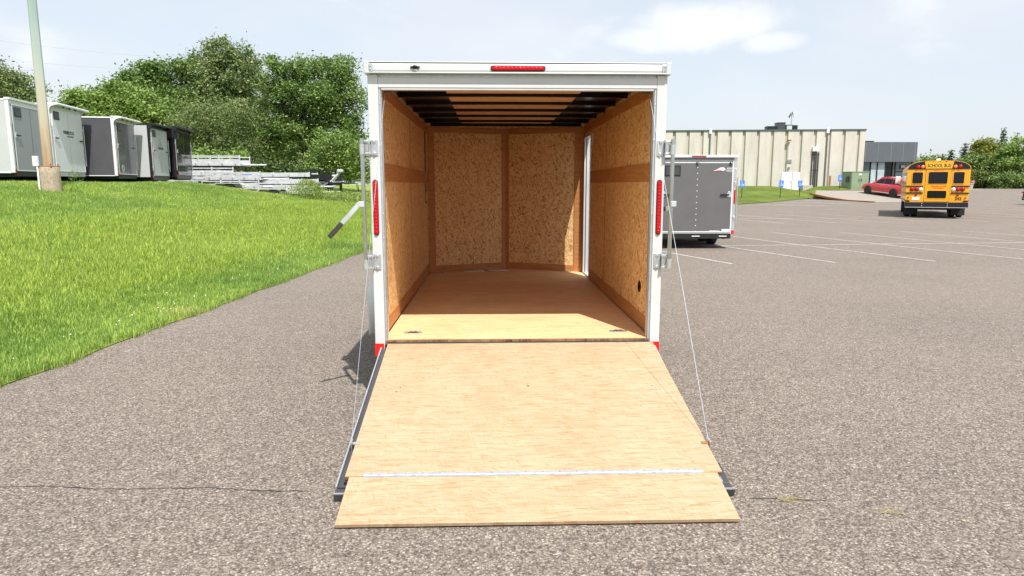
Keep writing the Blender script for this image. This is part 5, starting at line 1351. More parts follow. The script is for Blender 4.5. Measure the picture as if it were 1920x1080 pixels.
def conifer(label, px, d, top, wpx, n, mat='leaf_conifer'):
    x = T(px, d); zg = float(np.minimum(zl(min(d, 122)), 1.2)) - 0.06; H = Zp(top, d) - zg; Wd = wpx * d / 1300
    t = thing('conifer_tree', label, 'tree', (x, d, zg), group=RG)
    lv = int(H / 0.55); P_ = []
    for k in range(lv):
        u = k / lv; zz = H * (0.10 + 0.9 * u); r = Wd * (1 - u) ** 0.85 + 0.12
        m_ = max(4, int(n / lv * 1.7 * (1 - u) + 6)); nb_ = 7
        for j in range(nb_):
            a0 = j * 6.283 / nb_ + k * 1.3; rr = r * random.uniform(0.7, 1.1)
            for _ in range(max(2, m_ // nb_)):
                q = random.random() ** 0.6; P_.append((math.cos(a0) * rr * q + random.gauss(0, .18), math.sin(a0) * rr * q + random.gauss(0, .18), zz - 0.35 * rr * q + random.gauss(0, .12)))
    link('crown', leaf_mesh('crown', np.array(P_), 0.42, 0.4, droop=0.2), mat, t)
    MB().tube([(0, 0, -.2), (0, 0, H * .5), (0, 0, H * .98)], [0.22, 0.13, 0.02], 7).build('trunk', 'bark', t, smooth=True)
conifer('tallest conifer at the far right above the yellow-green crown', 1897, 123, 233, 15, 3000)
conifer('conifer with pointed top left of the yellow-green crown', 1824, 124, 263, 16, 3000)
conifer('smaller conifer directly right of the bus roof', 1798, 125, 276, 14, 2600)
conifer('small conifer rising behind the bus roof lamp', 1783, 128, 285, 9, 1500)
conifer('conifer tip at the right picture border', 1924, 134, 243, 11, 1500)
def hedge(label, px0, px1, d, h, n, mat):
    x0, x1 = T(px0, d), T(px1, d); xc = (x0 + x1) / 2; zg = float(np.minimum(zl(min(d, 122)), 1.2)) - 0.05
    t = thing('hedge', label, 'hedge', (xc, d, zg), group='hedges along the far side of the lot')
    hw_ = (x1 - x0) / 2; k = max(3, int(hw_ * 2 / 1.8))
    L = [(-hw_ + 2 * hw_ * (i + .5) / k, random.uniform(-.3, .3), h * 0.52, 1.35, 1.3, h * random.uniform(0.44, 0.54)) for i in range(k)]
    P_ = crown_points(L, n, 0.7); P_ = P_[P_[:, 2] > 0.02]
    link('foliage', leaf_mesh('foliage', P_, 0.34), mat, t)
    st = MB()
    for i in range(k): st.tube([(L[i][0], 0, -.1), (L[i][0] + .1, 0, h * .3), (L[i][0] - .1, .1, h * .7)], [0.06, 0.05, 0.02], 5)
    st.build('stem', 'bark', t)
hedge('long clipped hedge behind the flower planter', 1795, 1880, 114, 2.7, 15000, 'leaf_hedge')
hedge('bright hedge at the right picture border', 1884, 1960, 112, 2.3, 9000, 'leaf_mid')
# hazy far treeline seen between the dark building and the bus
x = T(1745, 260); P_ = crown_points([(T(p, 260) - x, 0, 4.5, 4, 3, 5) for p in range(1700, 1800, 12)] + [(T(p, 260) - x, 2, 8.6, 2.2, 2, 4.2) for p in (1736, 1741, 1746, 1752)], 5000, 1.5)
far_wood = link('far_wood', leaf_mesh('far_wood', P_, 0.9), 'leaf_dark', None, loc=(x, 260, 0.6)); tag(far_wood, 'far-off strip of dark trees behind the bus', 'trees', kind='stuff')
x = T(690, 150); P_ = crown_points([(T(p, 150) - x, 0, 2.4, 4, 3, 2.6) for p in range(330, 1240, 15)], 15000, 1.2)
far_wood = link('far_wood', leaf_mesh('far_wood', P_, 0.6), 'leaf_mid', None, loc=(x, 150, 1.2)); tag(far_wood, 'low far-off tree strip beyond the left lawn', 'trees', kind='stuff')

# ================================================================ concrete building
BX0, BX1 = 6.0, 35.05
def by(x): return float(build_y(x))
bd = thing('concrete_building', 'long beige concrete building with ribbed wall panels behind the lawn', 'building', (BX1, by(BX1), 0.0))
ang = math.atan2(by(BX0) - by(BX1), BX0 - BX1) + math.pi      # direction of +x along the front
bd.rotation_euler = (0, 0, ang)
ca = math.cos(ang)
def lx(x): return (x - BX1) / ca          # world x on the front -> local x
ZB0, ZB1 = 0.55, 6.68
box('core_wall', (lx(BX0), 0.16, ZB0), (0.0, 20, ZB1 - 0.02), 'wall_groove', bd)
pitch_ = 1.305; xr = lx(34.42); edges = []
k = 0
while xr - pitch_ * k > lx(BX0) + 1: edges.append(xr - pitch_ * k); k += 1
gw = 0.30
pan = [(edges[0] + gw / 2, -0.004)] + [(edges[i + 1] + gw / 2, edges[i] - gw / 2) for i in range(len(edges) - 1)]
for i, (a, b) in enumerate(pan):
    pm = MB(); c_ = 0.05
    pm.prism([(a - c_, 0.155), (a, 0.0), (b, 0.0), (b + (c_ if i else 0.0), 0.155)], 'z', ZB0, ZB1)
    pm.build('wall_panel', 'wall_panel', bd)
jx = lx(20.9)
MB().box((lx(BX0), -0.06, ZB1 + 0.001), (jx - 0.12, 0.6, ZB1 + 0.13)).build('coping', 'green_cap', bd)
MB().box((jx + 0.12, -0.06, ZB1 + 0.001), (0.05, 0.6, ZB1 + 0.13)).build('coping', 'green_cap', bd)
for x in (20.9, 31.6):
    q = lx(x); ds = MB(); ds.tube([(q, -0.10, 1.3), (q, -0.10, ZB1 - 0.25)], 0.05, 8); dso = ds.build('downpipe', 'fascia', bd, smooth=True)
    box('hopper', (q - 0.12, -0.2, ZB1 - 0.25), (q + 0.12, -0.005, ZB1 + 0.25), 'sign_white', dso, 0.02)
q0 = lx(30.35)
for j in range(4):
    q = q0 + 0.19 * j
    MB().cyl((q, -0.09, 1.3), (q, -0.09, 4.75), 0.045, seg=8).build('conduit', 'dark_rail', bd, smooth=True)
for z in (4.45, 3.0): box('conduit_clamp', (q0 - 0.07, -0.145, z), (q0 + 0.64, -0.137, z + 0.05), 'black', bd)
for j in range(2): box('electric_box', (q0 - 0.03 + 0.27 * j, -0.25, 4.76), (q0 + 0.20 + 0.27 * j, -0.005, 5.20), 'sign_white', bd, 0.02)
box('water_stain', (lx(32.02), -0.003, 1.3), (lx(32.2), -0.0005, 2.5), 'rust', bd)
q = lx(28.15)
wl = box('wall_lamp', (q - 0.16, -0.25, 5.72), (q + 0.16, -0.001, 5.86), 'rust', bd, 0.02); box('lens', (q - 0.09, -0.22, 5.62), (q + 0.09, -0.05, 5.72), 'lamp_white', wl, 0.02)
MB().cyl((q, -0.03, 4.1), (q, -0.03, 5.6), 0.015, seg=6).build('conduit', 'wall_panel', bd)
q = lx(28.3)
lv = box('louvre', (q - 0.22, -0.05, 3.72), (q + 0.22, -0.001, 4.06), 'trailer_silver', bd, 0.01)
for j in range(4): box('slat', (q - 0.20, -0.085, 3.75 + 0.08 * j), (q + 0.20, -0.0505, 3.785 + 0.08 * j), 'grey_box', lv)
box('wall_lamp', (q - 0.1, -0.18, 3.22), (q + 0.1, -0.001, 3.36), 'grey_box', bd, 0.03)
fr_ = box('door_surround', (lx(27.3), -0.012, 0.95), (lx(29.75), -0.001, 2.86), 'wall_panel', bd)
for a, b in ((27.65, 28.62), (28.66, 29.32)):
    dd = box('service_door', (lx(a), -0.06, 0.98), (lx(b), -0.0125, 2.82), 'trailer_white', bd, 0.008)
    box('handle', (lx(b) - 0.12, -0.09, 1.85), (lx(b) - 0.06, -0.0605, 1.95), 'steel', dd)
box('retaining_block', (lx(29.4), -0.9, 0.7), (lx(30.3), -0.013, 1.62), 'concrete', bd, 0.02)
# roof equipment
pnt = box('penthouse', (lx(29.6) - 1.2, 2.5, ZB1), (lx(29.6) + 0.1, 5.0, ZB1 + 0.75), 'grey_box', bd, 0.02)
for (x, w_, h_, m_) in ((26.9, 0.9, 0.38, 'black'), (27.75, 0.75, 0.72, 'dark_rail'), (28.5, 0.5, 0.50, 'trailer_silver'), (29.05, 0.4, 0.45, 'black')):
    un = box('roof_unit', (lx(x) - w_ / 2, 1.2, ZB1 + 0.05), (lx(x) + w_ / 2, 2.2, ZB1 + 0.13 + h_), m_, bd, 0.03)
    box('unit_top', (lx(x) - w_ / 2 - .03, 1.17, ZB1 + 0.1305 + h_), (lx(x) + w_ / 2 + .03, 2.23, ZB1 + 0.17 + h_), 'green_cap', un)
q = lx(29.35)
ms = MB().tube([(q, 3.5, ZB1 + 0.70), (q, 3.5, ZB1 + 1.95)], [0.06, 0.04], 8).build('mast', 'grey_box', bd, smooth=True)
for j, (dx, dz) in enumerate(((-0.26, 1.62), (0.22, 1.62), (-0.16, 1.82), (0.16, 1.86), (0.0, 1.95), (0.30, 1.80))):
    box('antenna', (q + dx - 0.05, 3.38, ZB1 + dz - 0.14), (q + dx + 0.05, 3.46, ZB1 + dz + 0.14), 'alu_white' if j % 2 else 'dark_rail', ms, 0.02)
box('cross_bar', (q - 0.34, 3.46, ZB1 + 1.66), (q + 0.34, 3.52, ZB1 + 1.70), 'grey_box', ms)

# dark glazed office
OY = 70.0
of = thing('office_building', 'low dark-panelled office with tall glass front beside the concrete building', 'building', (40.6, OY, 0.75))
OX0, OX1 = -2.7, 3.0
box('core', (OX0 + 0.05, 0.4, 0), (OX1 - 0.3, 9, 5.0), 'fascia', of)
n_ = 5; xs_ = [OX0 + 0.02, -2.35, -1.05, 0.3, 1.55, 2.75, OX1]
for i in range(len(xs_) - 1):
    MB().box((xs_[i] + 0.012, -0.25, 3.22), (xs_[i + 1] - 0.012, 0.38, 5.22)).build('fascia_panel', 'fascia', of, 0.004)
box('fascia_joint', (OX0 + 0.03, -0.235, 3.24), (OX1 - 0.01, 0.36, 5.20), 'trailer_silver', of)
box('parapet', (OX0, -0.1, 5.221), (-1.5, 0.38, 5.34), 'black', of)
for (a, b, mt) in ((-2.6, -1.55, 'glass'), (-1.5, -0.85, 'glass_pale'), (-0.80, 0.02, 'glass_pale'), (0.08, 0.75, 'dark_glass'), (0.82, 1.05, 'glass'), (1.1, 2.75, 'glass')):
    box('pane', (a, 0.18, 0.1 if mt != 'glass' else 0.1), (b, 0.22, 3.2), mt, of)
for x in (-2.65, -1.525, -0.825, 0.05, 0.78, 1.075, 2.8): box('mullion', (x - 0.035, 0.08, 0.0), (x + 0.035, 0.24, 3.215), 'black', of)
for z in (2.25,): box('transom', (1.115, 0.12, z), (2.76, 0.175, z + 0.09), 'black', of)
box('number_sign', (1.55, 0.10, 2.55), (2.15, 0.16, 2.98), 'black', of)
lettering('lettering', '500', 0.36, 'sign_white', of, (1.86, 0.097, 2.76), (1, 0, 0), (0, 0, 1), 0.85, 0.008)
box('end_wall', (OX1 - 0.29, 0.385, 0), (OX1 - 0.05, 6, 3.2), 'fascia', of)

# transformer cabinet
tf = thing('transformer_box', 'green metal transformer cabinet on the lawn beside the building corner', 'transformer', (33.45, 61.6, 1.20), R(6))
box('pad', (-0.95, -0.15, -0.2), (0.95, 1.6, 0.10), 'concrete', tf)
box('cabinet', (-0.86, 0.0, 0.101), (0.86, 1.4, 1.58), 'transformer', tf, 0.02)
box('lid', (-0.89, -0.03, 1.581), (0.89, 1.43, 1.64), 'transformer', tf, 0.01)
for a, b in ((-0.82, -0.02), (0.02, 0.82)):
    dd = box('door', (a, -0.022, 0.16), (b, -0.0005, 1.52), 'transformer', tf, 0.008); box('handle', (b - 0.14 if a < 0 else a + 0.06, -0.05, 0.75), (b - 0.08 if a < 0 else a + 0.12, -0.0225, 1.0), 'dark_rail', dd)
box('warning_label', (-0.15, -0.026, 1.32), (0.10, -0.0225, 1.45), 'sign_white', tf)
box('side_box', (-0.98, 0.3, 0.7), (-0.8605, 0.7, 1.2), 'dark_rail', tf, 0.01)

# accessible-parking signs
def psign(label, x, y, h, zg, rz=R(-20), tilt=0.0):
    t = thing('parking_sign', label, 'sign', (x, y, zg), group='blue parking signs on the lawn', rot=(0, tilt, rz))
    MB().box((-0.025, -0.02, -0.1), (0.025, 0.02, h - 0.1)).build('post', 'black', t)
    pn = box('sign_plate', (-0.165, -0.032, h - 0.56), (0.165, -0.0205, h), 'blue_sign', t, 0.004)
    sy = MB(); sy.lathe([(0.035, -0.0325), (0.035, -0.036), (0.0005, -0.036)], (-0.02, 0, h - 0.12), 'y', 10); sy.build('symbol', 'sign_white', pn)
    sy = MB(); K = 14
    for k in range(K):
        a0, a1 = R(160 + 250 * k / K), R(160 + 250 * (k + 1) / K); c0 = Vector((0.0, 0, h - 0.32))
        p = [(c0.x + r_ * math.cos(a), c0.z + r_ * math.sin(a)) for a, r_ in ((a0, .085), (a1, .085), (a1, .11), (a0, .11))]
        sy.prism(p, 'y', -0.036, -0.0325)
    sy.box((-0.03, -0.036, h - 0.32), (0.0, -0.0325, h - 0.17)).box((0.001, -0.036, h - 0.32), (0.09, -0.0325, h - 0.29)).box((0.07, -0.036, h - 0.42), (0.10, -0.0325, h - 0.3205))
    sy.build('symbol', 'sign_white', pn)
def onlawn(x, y): return float(lawn_z(np.array([x]), np.array([y]))[0])
SG = [('leftmost blue parking sign, beside the charcoal trailer', 19.0, 51.6, 1.30, 0), ('blue parking sign on the lawn in front of the service doors', 23.2, 54.6, 1.42, R(3)), ('blue parking sign beside the end of the sidewalk', 26.6, 58.6, 1.35, 0), ('blue parking sign next to the green transformer cabinet', 31.6, 61.6, 1.25, 0)]
for lab, x, y, h, tl in SG: psign(lab, x, y, h, onlawn(x, y), tilt=tl)

# flower planter on its island
zg = float(zl(97))
isl = MB(); isl.lathe([(3.4, -0.1), (3.4, 0.10), (3.25, 0.13), (0.001, 0.14)], (0, 0, 0), 'z', 40)
tag(isl.build('traffic_island', 'kerb', None, smooth=True, loc=(66.8, 97.5, zg)), kind='structure')
fp = thing('flower_planter', 'round stone planter with pink flowers on the concrete island', 'planter', (68.2, 96.5, zg + 0.13))
MB().lathe([(0.48, 0.0), (0.56, 0.35), (0.60, 0.78), (0.66, 0.80), (0.66, 0.92), (0.56, 0.92), (0.54, 0.82), (0.001, 0.82)], (0, 0, 0), 'z', 24).build('pot', 'concrete', fp, smooth=True)
P_ = np.stack([RNG.normal(0, .28, 420), RNG.normal(0, .28, 420), 0.9 + np.abs(RNG.normal(0, .13, 420))], -1)
link('foliage', leaf_mesh('foliage', P_[:260], 0.14), 'leaf_mid', fp)
link('flowers', leaf_mesh('flowers', P_[260:] + np.array([0, 0, 0.10]), 0.17, 0.9), 'flower_pink', fp)

# ================================================================ school bus
bus = thing('school_bus', 'yellow school bus seen from behind, number 242', 'bus', (20.02, 30.35, float(zl(30.5))), R(-29.6))
BW, BL = 1.21, 6.6
zb, za, zt = 0.70, 2.19, 2.57
def arch(k, n, w_=BW, z0=za, h_=zt - za):
    a = math.pi * k / n; c_ = math.cos(a); s_ = math.sin(a)
    return (-w_ * (abs(c_) ** 0.72) * (1 if c_ > 0 else -1), z0 + h_ * (abs(s_) ** 0.85))
prof = [arch(k, 18) for k in range(19)]
body = MB(); body.prism([(-BW, zb), (BW, zb)] + [(x, z) for x, z in reversed(prof)], 'y', 0.02, BL)
bo = body.build('body', 'bus_yellow', bus, 0.01)
# rear face: cap with lamps
cap = MB(); cap.prism([(x * 0.985, z - 0.008) for x, z in reversed(prof)], 'y', 0.004, 0.0195); cap_o = cap.build('rear_cap', 'bus_black', bus)
MB().prism([(-0.50, za + 0.01), (0.50, za + 0.01), (0.56, zt - 0.045), (0.28, zt - 0.022), (0, zt - 0.016), (-0.28, zt - 0.022), (-0.56, zt - 0.045)], 'y', -0.012, 0.0035).build('sign_housing', 'bus_yellow', bus, 0.004)
box('sign_board', (-0.46, -0.018, za + 0.045), (0.46, -0.0125, za + 0.245), 'sign_yellow', bus)
lettering('lettering', 'SCHOOL BUS', 0.205, 'bus_black', bus, (0.0, -0.02, za + 0.147), (1, 0, 0), (0, 0, 1), 0.72, 0.004)
def rlamp(nm, x, z, r_, mat, y=-0.002, rim='black'):
    a = MB().lathe([(r_ * 1.15, y), (r_ * 1.15, y - 0.02), (r_, y - 0.028)], (x, 0, z), 'y', 18).build(nm, rim, bus, smooth=True)
    MB().sphere((x, y - 0.022, z), r_, 14, 8, (1, 0.35, 1)).build('lens', mat, a, smooth=True)
for s in (-1, 1):
    rlamp('warning_lamp', s * 0.80, za + 0.095, 0.078, 'red_lens', y=0.004); rlamp('warning_lamp', s * 0.62, za + 0.10, 0.078, 'amber', y=0.004)
    rlamp('stop_lamp', s * 0.97, 1.29, 0.078, 'red_lens', y=0.018); rlamp('stop_lamp', s * 0.79, 1.29, 0.078, 'red_lens', y=0.018); rlamp('reverse_lamp', s * 0.625, 1.29, 0.07, 'lamp_white', y=0.018, rim='lamp_white')
    wn_ = MB(); wn_.prism([(s * 0.79 + u, 1.80 + v) for u, v in rounded(0.46, 0.56, 0.06)], 'y', 0.004, 0.0195); wf = wn_.build('rear_window', 'bus_yellow', bus, 0.004)
    wn_ = MB(); wn_.prism([(s * 0.79 + u, 1.80 + v) for u, v in rounded(0.40, 0.50, 0.05)], 'y', 0.0005, 0.0038); wn_.build('pane', 'dark_glass', wf)
    a, b = (0.54, 1.205) if s > 0 else (-1.205, -0.54)
    box('rub_rail', (a, -0.012, 1.405), (b, 0.0195, 1.455), 'bus_black', bus, 0.006); box('rub_rail', (a, -0.012, 1.10), (b, 0.0195, 1.155), 'bus_black', bus, 0.006)
    a, b = (1.03, 1.205) if s > 0 else (-1.205, -1.03); box('rub_rail', (a, -0.012, 0.745), (b, 0.0195, 0.80), 'bus_black', bus, 0.006)
    rlamp('reflector', s * 0.80, 1.03, 0.04, 'red_lens', y=0.018); rlamp('reflector', s * 1.10, 0.92, 0.026, 'red_lens', y=0.018)
for x in (-0.22, 0.02, 0.26): MB().sphere((x, 0.0, zt - 0.052), 0.035, 10, 5, (1.5, .6, .6)).build('clearance_lamp', 'red_lens', bus, smooth=True)
dr_ = box('rear_door', (-0.47, 0.006, 0.74), (0.47, 0.0195, za - 0.04), 'bus_yellow', bus, 0.006)
for (z, h_) in ((1.80, 0.52), (1.065, 0.33)):
    w2 = MB(); w2.prism([(u, z + v) for u, v in rounded(0.80, h_ + .06, 0.06)], 'y', -0.004, 0.0055); wf = w2.build('window', 'bus_yellow', dr_, 0.003)
    w2 = MB(); w2.prism([(u, z + v) for u, v in rounded(0.735, h_, 0.05)], 'y', -0.008, -0.0045); w2.build('pane', 'dark_glass', dr_)
for s in (-1, 1): box('door_gap', (s * 0.478 - 0.006, 0.012, 0.74), (s * 0.478 + 0.006, 0.0193, za - 0.03), 'rust', bus)
lettering('lettering', 'EMERGENCY DOOR', 0.05, 'red_tape', dr_, (0.0, 0.003, 2.115), (1, 0, 0), (0, 0, 1), 0.9)
lettering('lettering', 'UNLAWFUL TO PASS', 0.062, 'red_tape', dr_, (0.05, 0.003, 1.425), (1, 0, 0), (0, 0, 1), 1.0, 0.002)
lettering('lettering', 'STOP ON SIGNAL', 0.055, 'red_tape', dr_, (0.05, 0.003, 1.345), (1, 0, 0), (0, 0, 1), 0.95, 0.002)
lettering('lettering', '242', 0.185, 'bus_black', bus, (0.83, 0.017, 0.875), (1, 0, 0), (0, 0, 1), 0.95, 0.006)
box('license_plate', (-0.95, 0.010, 0.80), (-0.65, 0.0193, 0.945), 'sign_white', bus, 0.004)
bm_ = box('bumper', (-1.215, -0.17, 0.47), (1.215, 0.015, 0.715), 'bus_black', bus, 0.02)
box('bumper_edge', (-1.20, -0.178, 0.478), (1.20, -0.1705, 0.50), 'trailer_silver', bm_)
for x in (-0.55, 0.43):
    for z in (0.55, 0.65): MB().sphere((x, -0.172, z), 0.02, 8, 5).build('bolt', 'trailer_silver', bm_)
box('roof_box', (-0.10, 0.3, zt - 0.01), (0.06, 0.55, zt + 0.09), 'sign_white', bus, 0.01)
for s in (-1, 1):
    for k in range(7):
        y0 = 0.22 + 0.80 * k
        wv = MB(); wv.box((s * (BW + 0.001) - 0.004, y0, 1.52), (s * (BW + 0.001) + 0.004, y0 + 0.66, 2.06)); wf = wv.build('side_window', 'bus_black', bus, 0.003)
        box('pane', (s * (BW + 0.007) - 0.0015, y0 + 0.04, 1.56), (s * (BW + 0.007) + 0.0015, y0 + 0.62, 2.02), 'glass', wf)
    for z in (1.42, 1.12, 0.80): box('rub_rail', (s * BW - (0 if s > 0 else 0.02), 0.03, z - 0.03), (s * BW + (0.02 if s > 0 else 0), BL, z + 0.03), 'bus_black', bus, 0.004)
    for (y, dual) in ((1.55, True), (5.9, False)):
        wheel(bus, s * (BW - 0.16), y, 0.43, 0.24)
        if dual: wheel(bus, s * (BW - 0.46), y, 0.43, 0.24)
    box('mud_flap', (s * 0.95 - 0.27, 1.0, 0.12), (s * 0.95 + 0.27, 1.015, 0.50), 'rubber', bus)
hd_ = MB(); hd_.prism([(-0.95, 0.62), (0.95, 0.62), (0.95, 1.15), (0.7, 1.38), (-0.7, 1.38), (-0.95, 1.15)], 'y', BL + 0.001, BL + 1.1); hd_.build('bonnet', 'bus_yellow', bus, 0.06)
for s in (-1, 1):
    mr = MB().tube([(s * 1.0, BL + 0.6, 1.3), (s * 1.35, BL + 0.35, 1.5), (s * 1.38, BL + 0.3, 1.9)], 0.02, 6).build('mirror_arm', 'black', bus)
    box('mirror', (s * 1.40 - 0.12, BL + 0.27, 1.55), (s * 1.40 + 0.12, BL + 0.33, 1.95), 'sign_white', mr, 0.02)
MB().box((-0.8, 0.1, 0.40), (0.8, BL, 0.70)).build('chassis', 'black', bus)
MB().cyl((-1.0, 1.55, 0.43), (1.0, 1.55, 0.43), 0.10, seg=10).build('axle', 'black', bus)

# ================================================================ cars
def car(name, label, loc, rz, paint, pitch=0.0, sc=1.0, suv=True):
    t = thing(name, label, 'car', loc, rz, rot=(pitch, 0, rz)); t.scale = (sc, sc, sc)
    # lofted lower body: station y (rear 0 -> front), half width, bottom, belt height
    st = [(0.00, 0.72, 0.45, 0.98), (0.08, 0.84, 0.36, 1.06), (0.5, 0.91, 0.28, 1.08), (1.2, 0.935, 0.26, 1.06), (2.4, 0.935, 0.25, 1.02), (3.2, 0.93, 0.25, 1.00), (3.7, 0.92, 0.26, 0.98), (4.2, 0.90, 0.30, 0.90), (4.55, 0.80, 0.38, 0.78), (4.68, 0.60, 0.45, 0.66)]
    vs_ = []; n = 10
    for (y, hw_, z0, z1) in st:
        mz = (z0 + z1) / 2
        vs_ += [(-hw_ * .90, y, z0), (-hw_, y, z0 + .12), (-hw_ * 1.0, y, mz), (-hw_ * .985, y, z1 - .10), (-hw_ * .90, y, z1),
                (hw_ * .90, y, z1), (hw_ * .985, y, z1 - .10), (hw_, y, mz), (hw_, y, z0 + .12), (hw_ * .90, y, z0)]
    fs_ = [(i * n + j, i * n + (j + 1) % n, (i + 1) * n + (j + 1) % n, (i + 1) * n + j) for i in range(len(st) - 1) for j in range(n)]
    fs_ += [tuple(range(n - 1, -1, -1)), tuple((len(st) - 1) * n + j for j in range(n))]
    b = MB().add(vs_, fs_).build('body', paint, t, smooth=True)
    # greenhouse
    g = [(0.10, 0.80, 1.02, 0.80), (0.42, 0.81, 1.05, 0.66), (0.65, 0.82, 1.05, 0.64), (1.9, 0.83, 1.02, 0.63), (2.55, 0.83, 1.00, 0.61), (3.45, 0.82, 0.985, 0.80)]
    zr_ = [1.10, 1.52, 1.62, 1.67, 1.62, 1.00]
    vs_ = []
    for (y, hb, zb_, ht), z in zip(g, zr_): vs_ += [(-hb, y, zb_ - 0.05), (-ht, y, z), (-ht * .5, y, z + 0.025), (ht * .5, y, z + 0.025), (ht, y, z), (hb, y, zb_ - 0.05)]
    m = 6
    fs_ = [(i * m + j, i * m + j + 1, (i + 1) * m + j + 1, (i + 1) * m + j) for i in range(len(g) - 1) for j in range(m - 1)] + [tuple(range(m - 1, -1, -1)), tuple((len(g) - 1) * m + j for j in range(m))]
    MB().add(vs_, fs_).build('cabin', paint, t, smooth=True)
    for s in (-1, 1):
        def P(y, z):
            # on the cabin flank, pushed 8 mm out
            for i in range(len(g) - 1):
                if g[i][0] <= y <= g[i + 1][0]:
                    u = (y - g[i][0]) / (g[i + 1][0] - g[i][0]); hb = g[i][1] + u * (g[i + 1][1] - g[i][1]); ht = g[i][3] + u * (g[i + 1][3] - g[i][3]); zb_ = g[i][2] - .05 + u * (g[i + 1][2] - g[i][2]); zt_ = zr_[i] + u * (zr_[i + 1] - zr_[i])
                    f = (z - zb_) / (zt_ - zb_); return (s * (hb + (ht - hb) * f + 0.010), y, z)
        for poly in ([(0.42, 1.20), (0.62, 1.10), (1.28, 1.08), (1.28, 1.50), (0.72, 1.49)], [(1.33, 1.08), (2.15, 1.06), (2.10, 1.54), (1.33, 1.51)], [(2.20, 1.06), (3.12, 1.05), (2.62, 1.44), (2.17, 1.53)]):
            MB().add([P(y, z) for y, z in poly], [tuple(range(len(poly)))]).build('side_window', 'dark_glass', t)
        tb = [P(y, z) for y, z in ((0.34, 1.26), (0.58, 1.06), (1.3, 1.045), (2.2, 1.03), (3.2, 1.02))]
        MB().tube([Vector(p) + Vector((s * 0.004, 0, 0)) for p in tb], 0.013, 5).build('window_trim', 'brushed', t)
        box('sill_trim', (s * 0.925 - 0.012, 1.25, 0.30), (s * 0.925 + 0.02, 3.25, 0.36), 'brushed', t, 0.006)
        box('door_handle', (s * 0.93 - 0.01, 2.28, 0.92), (s * 0.93 + 0.015, 2.46, 0.95), 'brushed', t, 0.006); box('door_handle', (s * 0.93 - 0.01, 1.36, 0.93), (s * 0.93 + 0.015, 1.54, 0.96), 'brushed', t, 0.006)
        mm = MB().sphere((s * 1.02, 2.98, 1.06), 0.11, 10, 6, (1, .6, .75)).build('mirror', paint, t, smooth=True)
        box('tail_lamp', (s * 0.70 - 0.17, -0.02, 0.84), (s * 0.70 + 0.16, 0.10, 0.93), 'red_lens', t, 0.02)
        box('head_lamp', (s * 0.70 - 0.10, 4.38, 0.62), (s * 0.70 + 0.12, 4.62, 0.70), 'lamp_white', t, 0.02)
        for y in (0.93, 3.68):
            ar = MB(); ar.lathe([(0.41, -0.02), (0.41, 0.016), (0.34, 0.016), (0.34, -0.02)], (0, 0, 0), 'x', 24); ar.build('wheel_arch', 'black', t, smooth=True, loc=(s * 0.925, y, 0.37))
            tw = MB(); tw.lathe([(0.22, -0.1), (0.33, -0.10), (0.355, -0.06), (0.355, 0.06), (0.33, 0.10), (0.22, 0.1)], (0, 0, 0), 'x', 24)
            to = tw.build('tyre', 'rubber', t, smooth=True, loc=(s * 0.87, y, 0.355))
            rm = MB(); rm.lathe([(0.225, -s * 0.05), (0.235, s * 0.095), (0.21, s * 0.09), (0.205, s * 0.03), (0.001, s * 0.03)], (0, 0, 0), 'x', 20); ro = rm.build('rim', 'dark_rail', to, smooth=True)
            for k in range(5):
                a = 2 * math.pi * k / 5; sp_ = MB(); d = Vector((0, math.cos(a), math.sin(a))); e_ = Vector((0, -math.sin(a), math.cos(a)))
                p0 = d * 0.03; p1 = d * 0.215; xx = s * 0.085
                sp_.add([(xx, *(p0 + e_ * .035)[1:]), (xx, *(p0 - e_ * .035)[1:]), (xx, *(p1 - e_ * .045)[1:]), (xx, *(p1 + e_ * .045)[1:]), (s * .03, *(p0 + e_ * .035)[1:]), (s * .03, *(p0 - e_ * .035)[1:]), (s * .03, *(p1 - e_ * .045)[1:]), (s * .03, *(p1 + e_ * .045)[1:])],
                        [(0, 1, 2, 3), (7, 6, 5, 4), (0, 4, 5, 1), (1, 5, 6, 2), (2, 6, 7, 3), (3, 7, 4, 0)]); sp_.build('spoke', 'stack_white', to)
    MB().add([(-0.62, 0.135, 1.14), (0.62, 0.135, 1.14), (0.55, 0.385, 1.49), (-0.55, 0.385, 1.49)], [(0, 1, 2, 3)]).build('rear_window', 'dark_glass', t)
    MB().add([(-0.70, 3.42, 1.05), (0.70, 3.42, 1.05), (0.54, 2.60, 1.60), (-0.54, 2.60, 1.60)], [(0, 1, 2, 3)]).build('windscreen', 'dark_glass', t)
    box('rear_bumper', (-0.80, -0.05, 0.34), (0.80, 0.08, 0.55), 'black', t, 0.04)
    box('bumper_trim', (-0.70, -0.065, 0.46), (0.70, -0.0505, 0.49), 'brushed', t)
    box('license_plate', (-0.16, -0.03, 0.72), (0.16, -0.002, 0.84), 'sign_white', t)
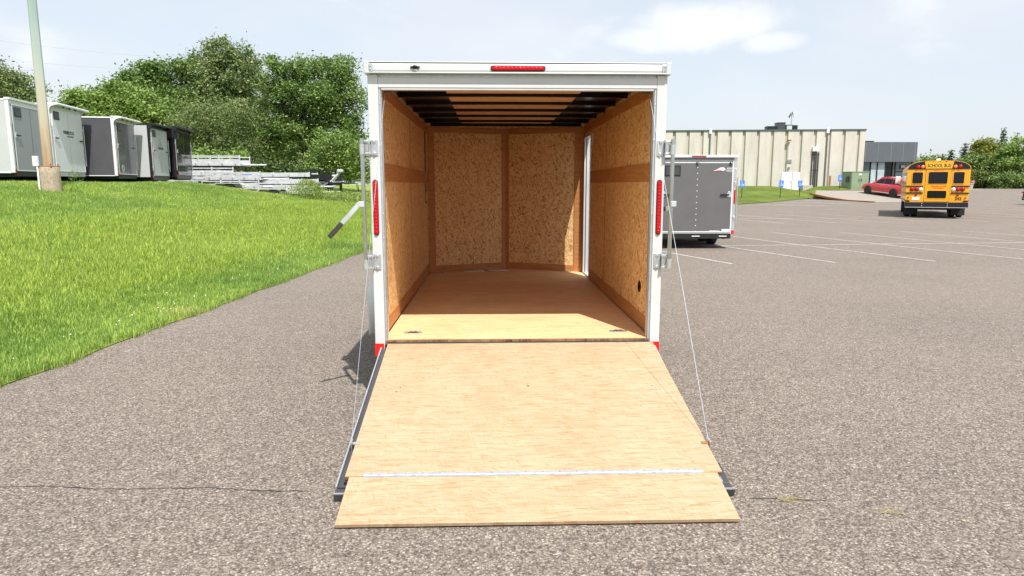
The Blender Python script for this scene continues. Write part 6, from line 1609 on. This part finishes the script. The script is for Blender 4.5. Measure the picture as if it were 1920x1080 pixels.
    MB().prism([(-0.62, 1.55), (0.62, 1.55), (0.60, 1.60), (-0.60, 1.60)], 'y', 0.28, 0.50).build('spoiler', paint, t, 0.02)
    return t
sx0, sy0 = 34.25, 55.25
car('red_car', 'red sport utility car parked on the driveway behind the bus', (sx0, sy0, float(apron_z(sy0 + 0.9)) - 0.085), R(15.5), 'suv_red', R(5.2), 0.97)
car('dark_car', 'dark car barely entering the right edge of the lot', (35.95, 44.6, float(zl(44.6))), R(-80), 'black', 0, 0.95)

# ================================================================ small things
def straw(label, x, y, n, rx):
    mb = MB()
    for _ in range(n):
        a = random.gauss(0.1, 0.5); cx = x + random.gauss(0, rx); cy = y + random.gauss(0, rx * .35); l = random.uniform(0.02, 0.06); z = 0.006 + random.random() * 0.008
        mb.tube([(cx - l * math.cos(a), cy - l * math.sin(a), z), (cx, cy, z + .006), (cx + l * math.cos(a), cy + l * math.sin(a), z)], 0.0013, 4)
    tag(mb.build('dry_grass', 'straw'), label, 'dry grass', kind='stuff')
straw('wisp of dry yellow grass on the asphalt right of the ramp', 1.55, 3.31, 12, 0.04)
straw('small wisp of dry yellow grass further right on the asphalt', 1.99, 3.16, 9, 0.025)
def pebble(label, x, y, r_, mat):
    mb = MB().sphere((0, 0, 0), r_, 8, 5, (1.4, 1, .5)); o = mb.build('pebble', mat, None, smooth=True, loc=(x, y, r_ * .4 + 0.001)); tag(o, label, 'pebble')
pebble('yellowish pebble on the asphalt at the far right foreground', 2.31, 3.07, 0.008, 'straw')
# overhead wires at the left
for (a, b, lab) in (((-80, 88, 22.2), (-44, 105, 19.8), 'upper overhead wire above the left trees'), ((-80, 90, 19.8), (-46, 106, 18.2), 'lower overhead wire above the left trees'), ((-72, 92, 15.2), (-54, 105, 14.6), 'lowest overhead wire behind the light pole')):
    a = Vector(a); b = Vector(b); pts = [a.lerp(b, k / 12) - Vector((0, 0, 0.8 * math.sin(math.pi * k / 12))) for k in range(13)]
    o = MB().tube(pts, 0.02, 5).build('power_line', 'grey_box'); tag(o, lab, 'wire', 'overhead wires')
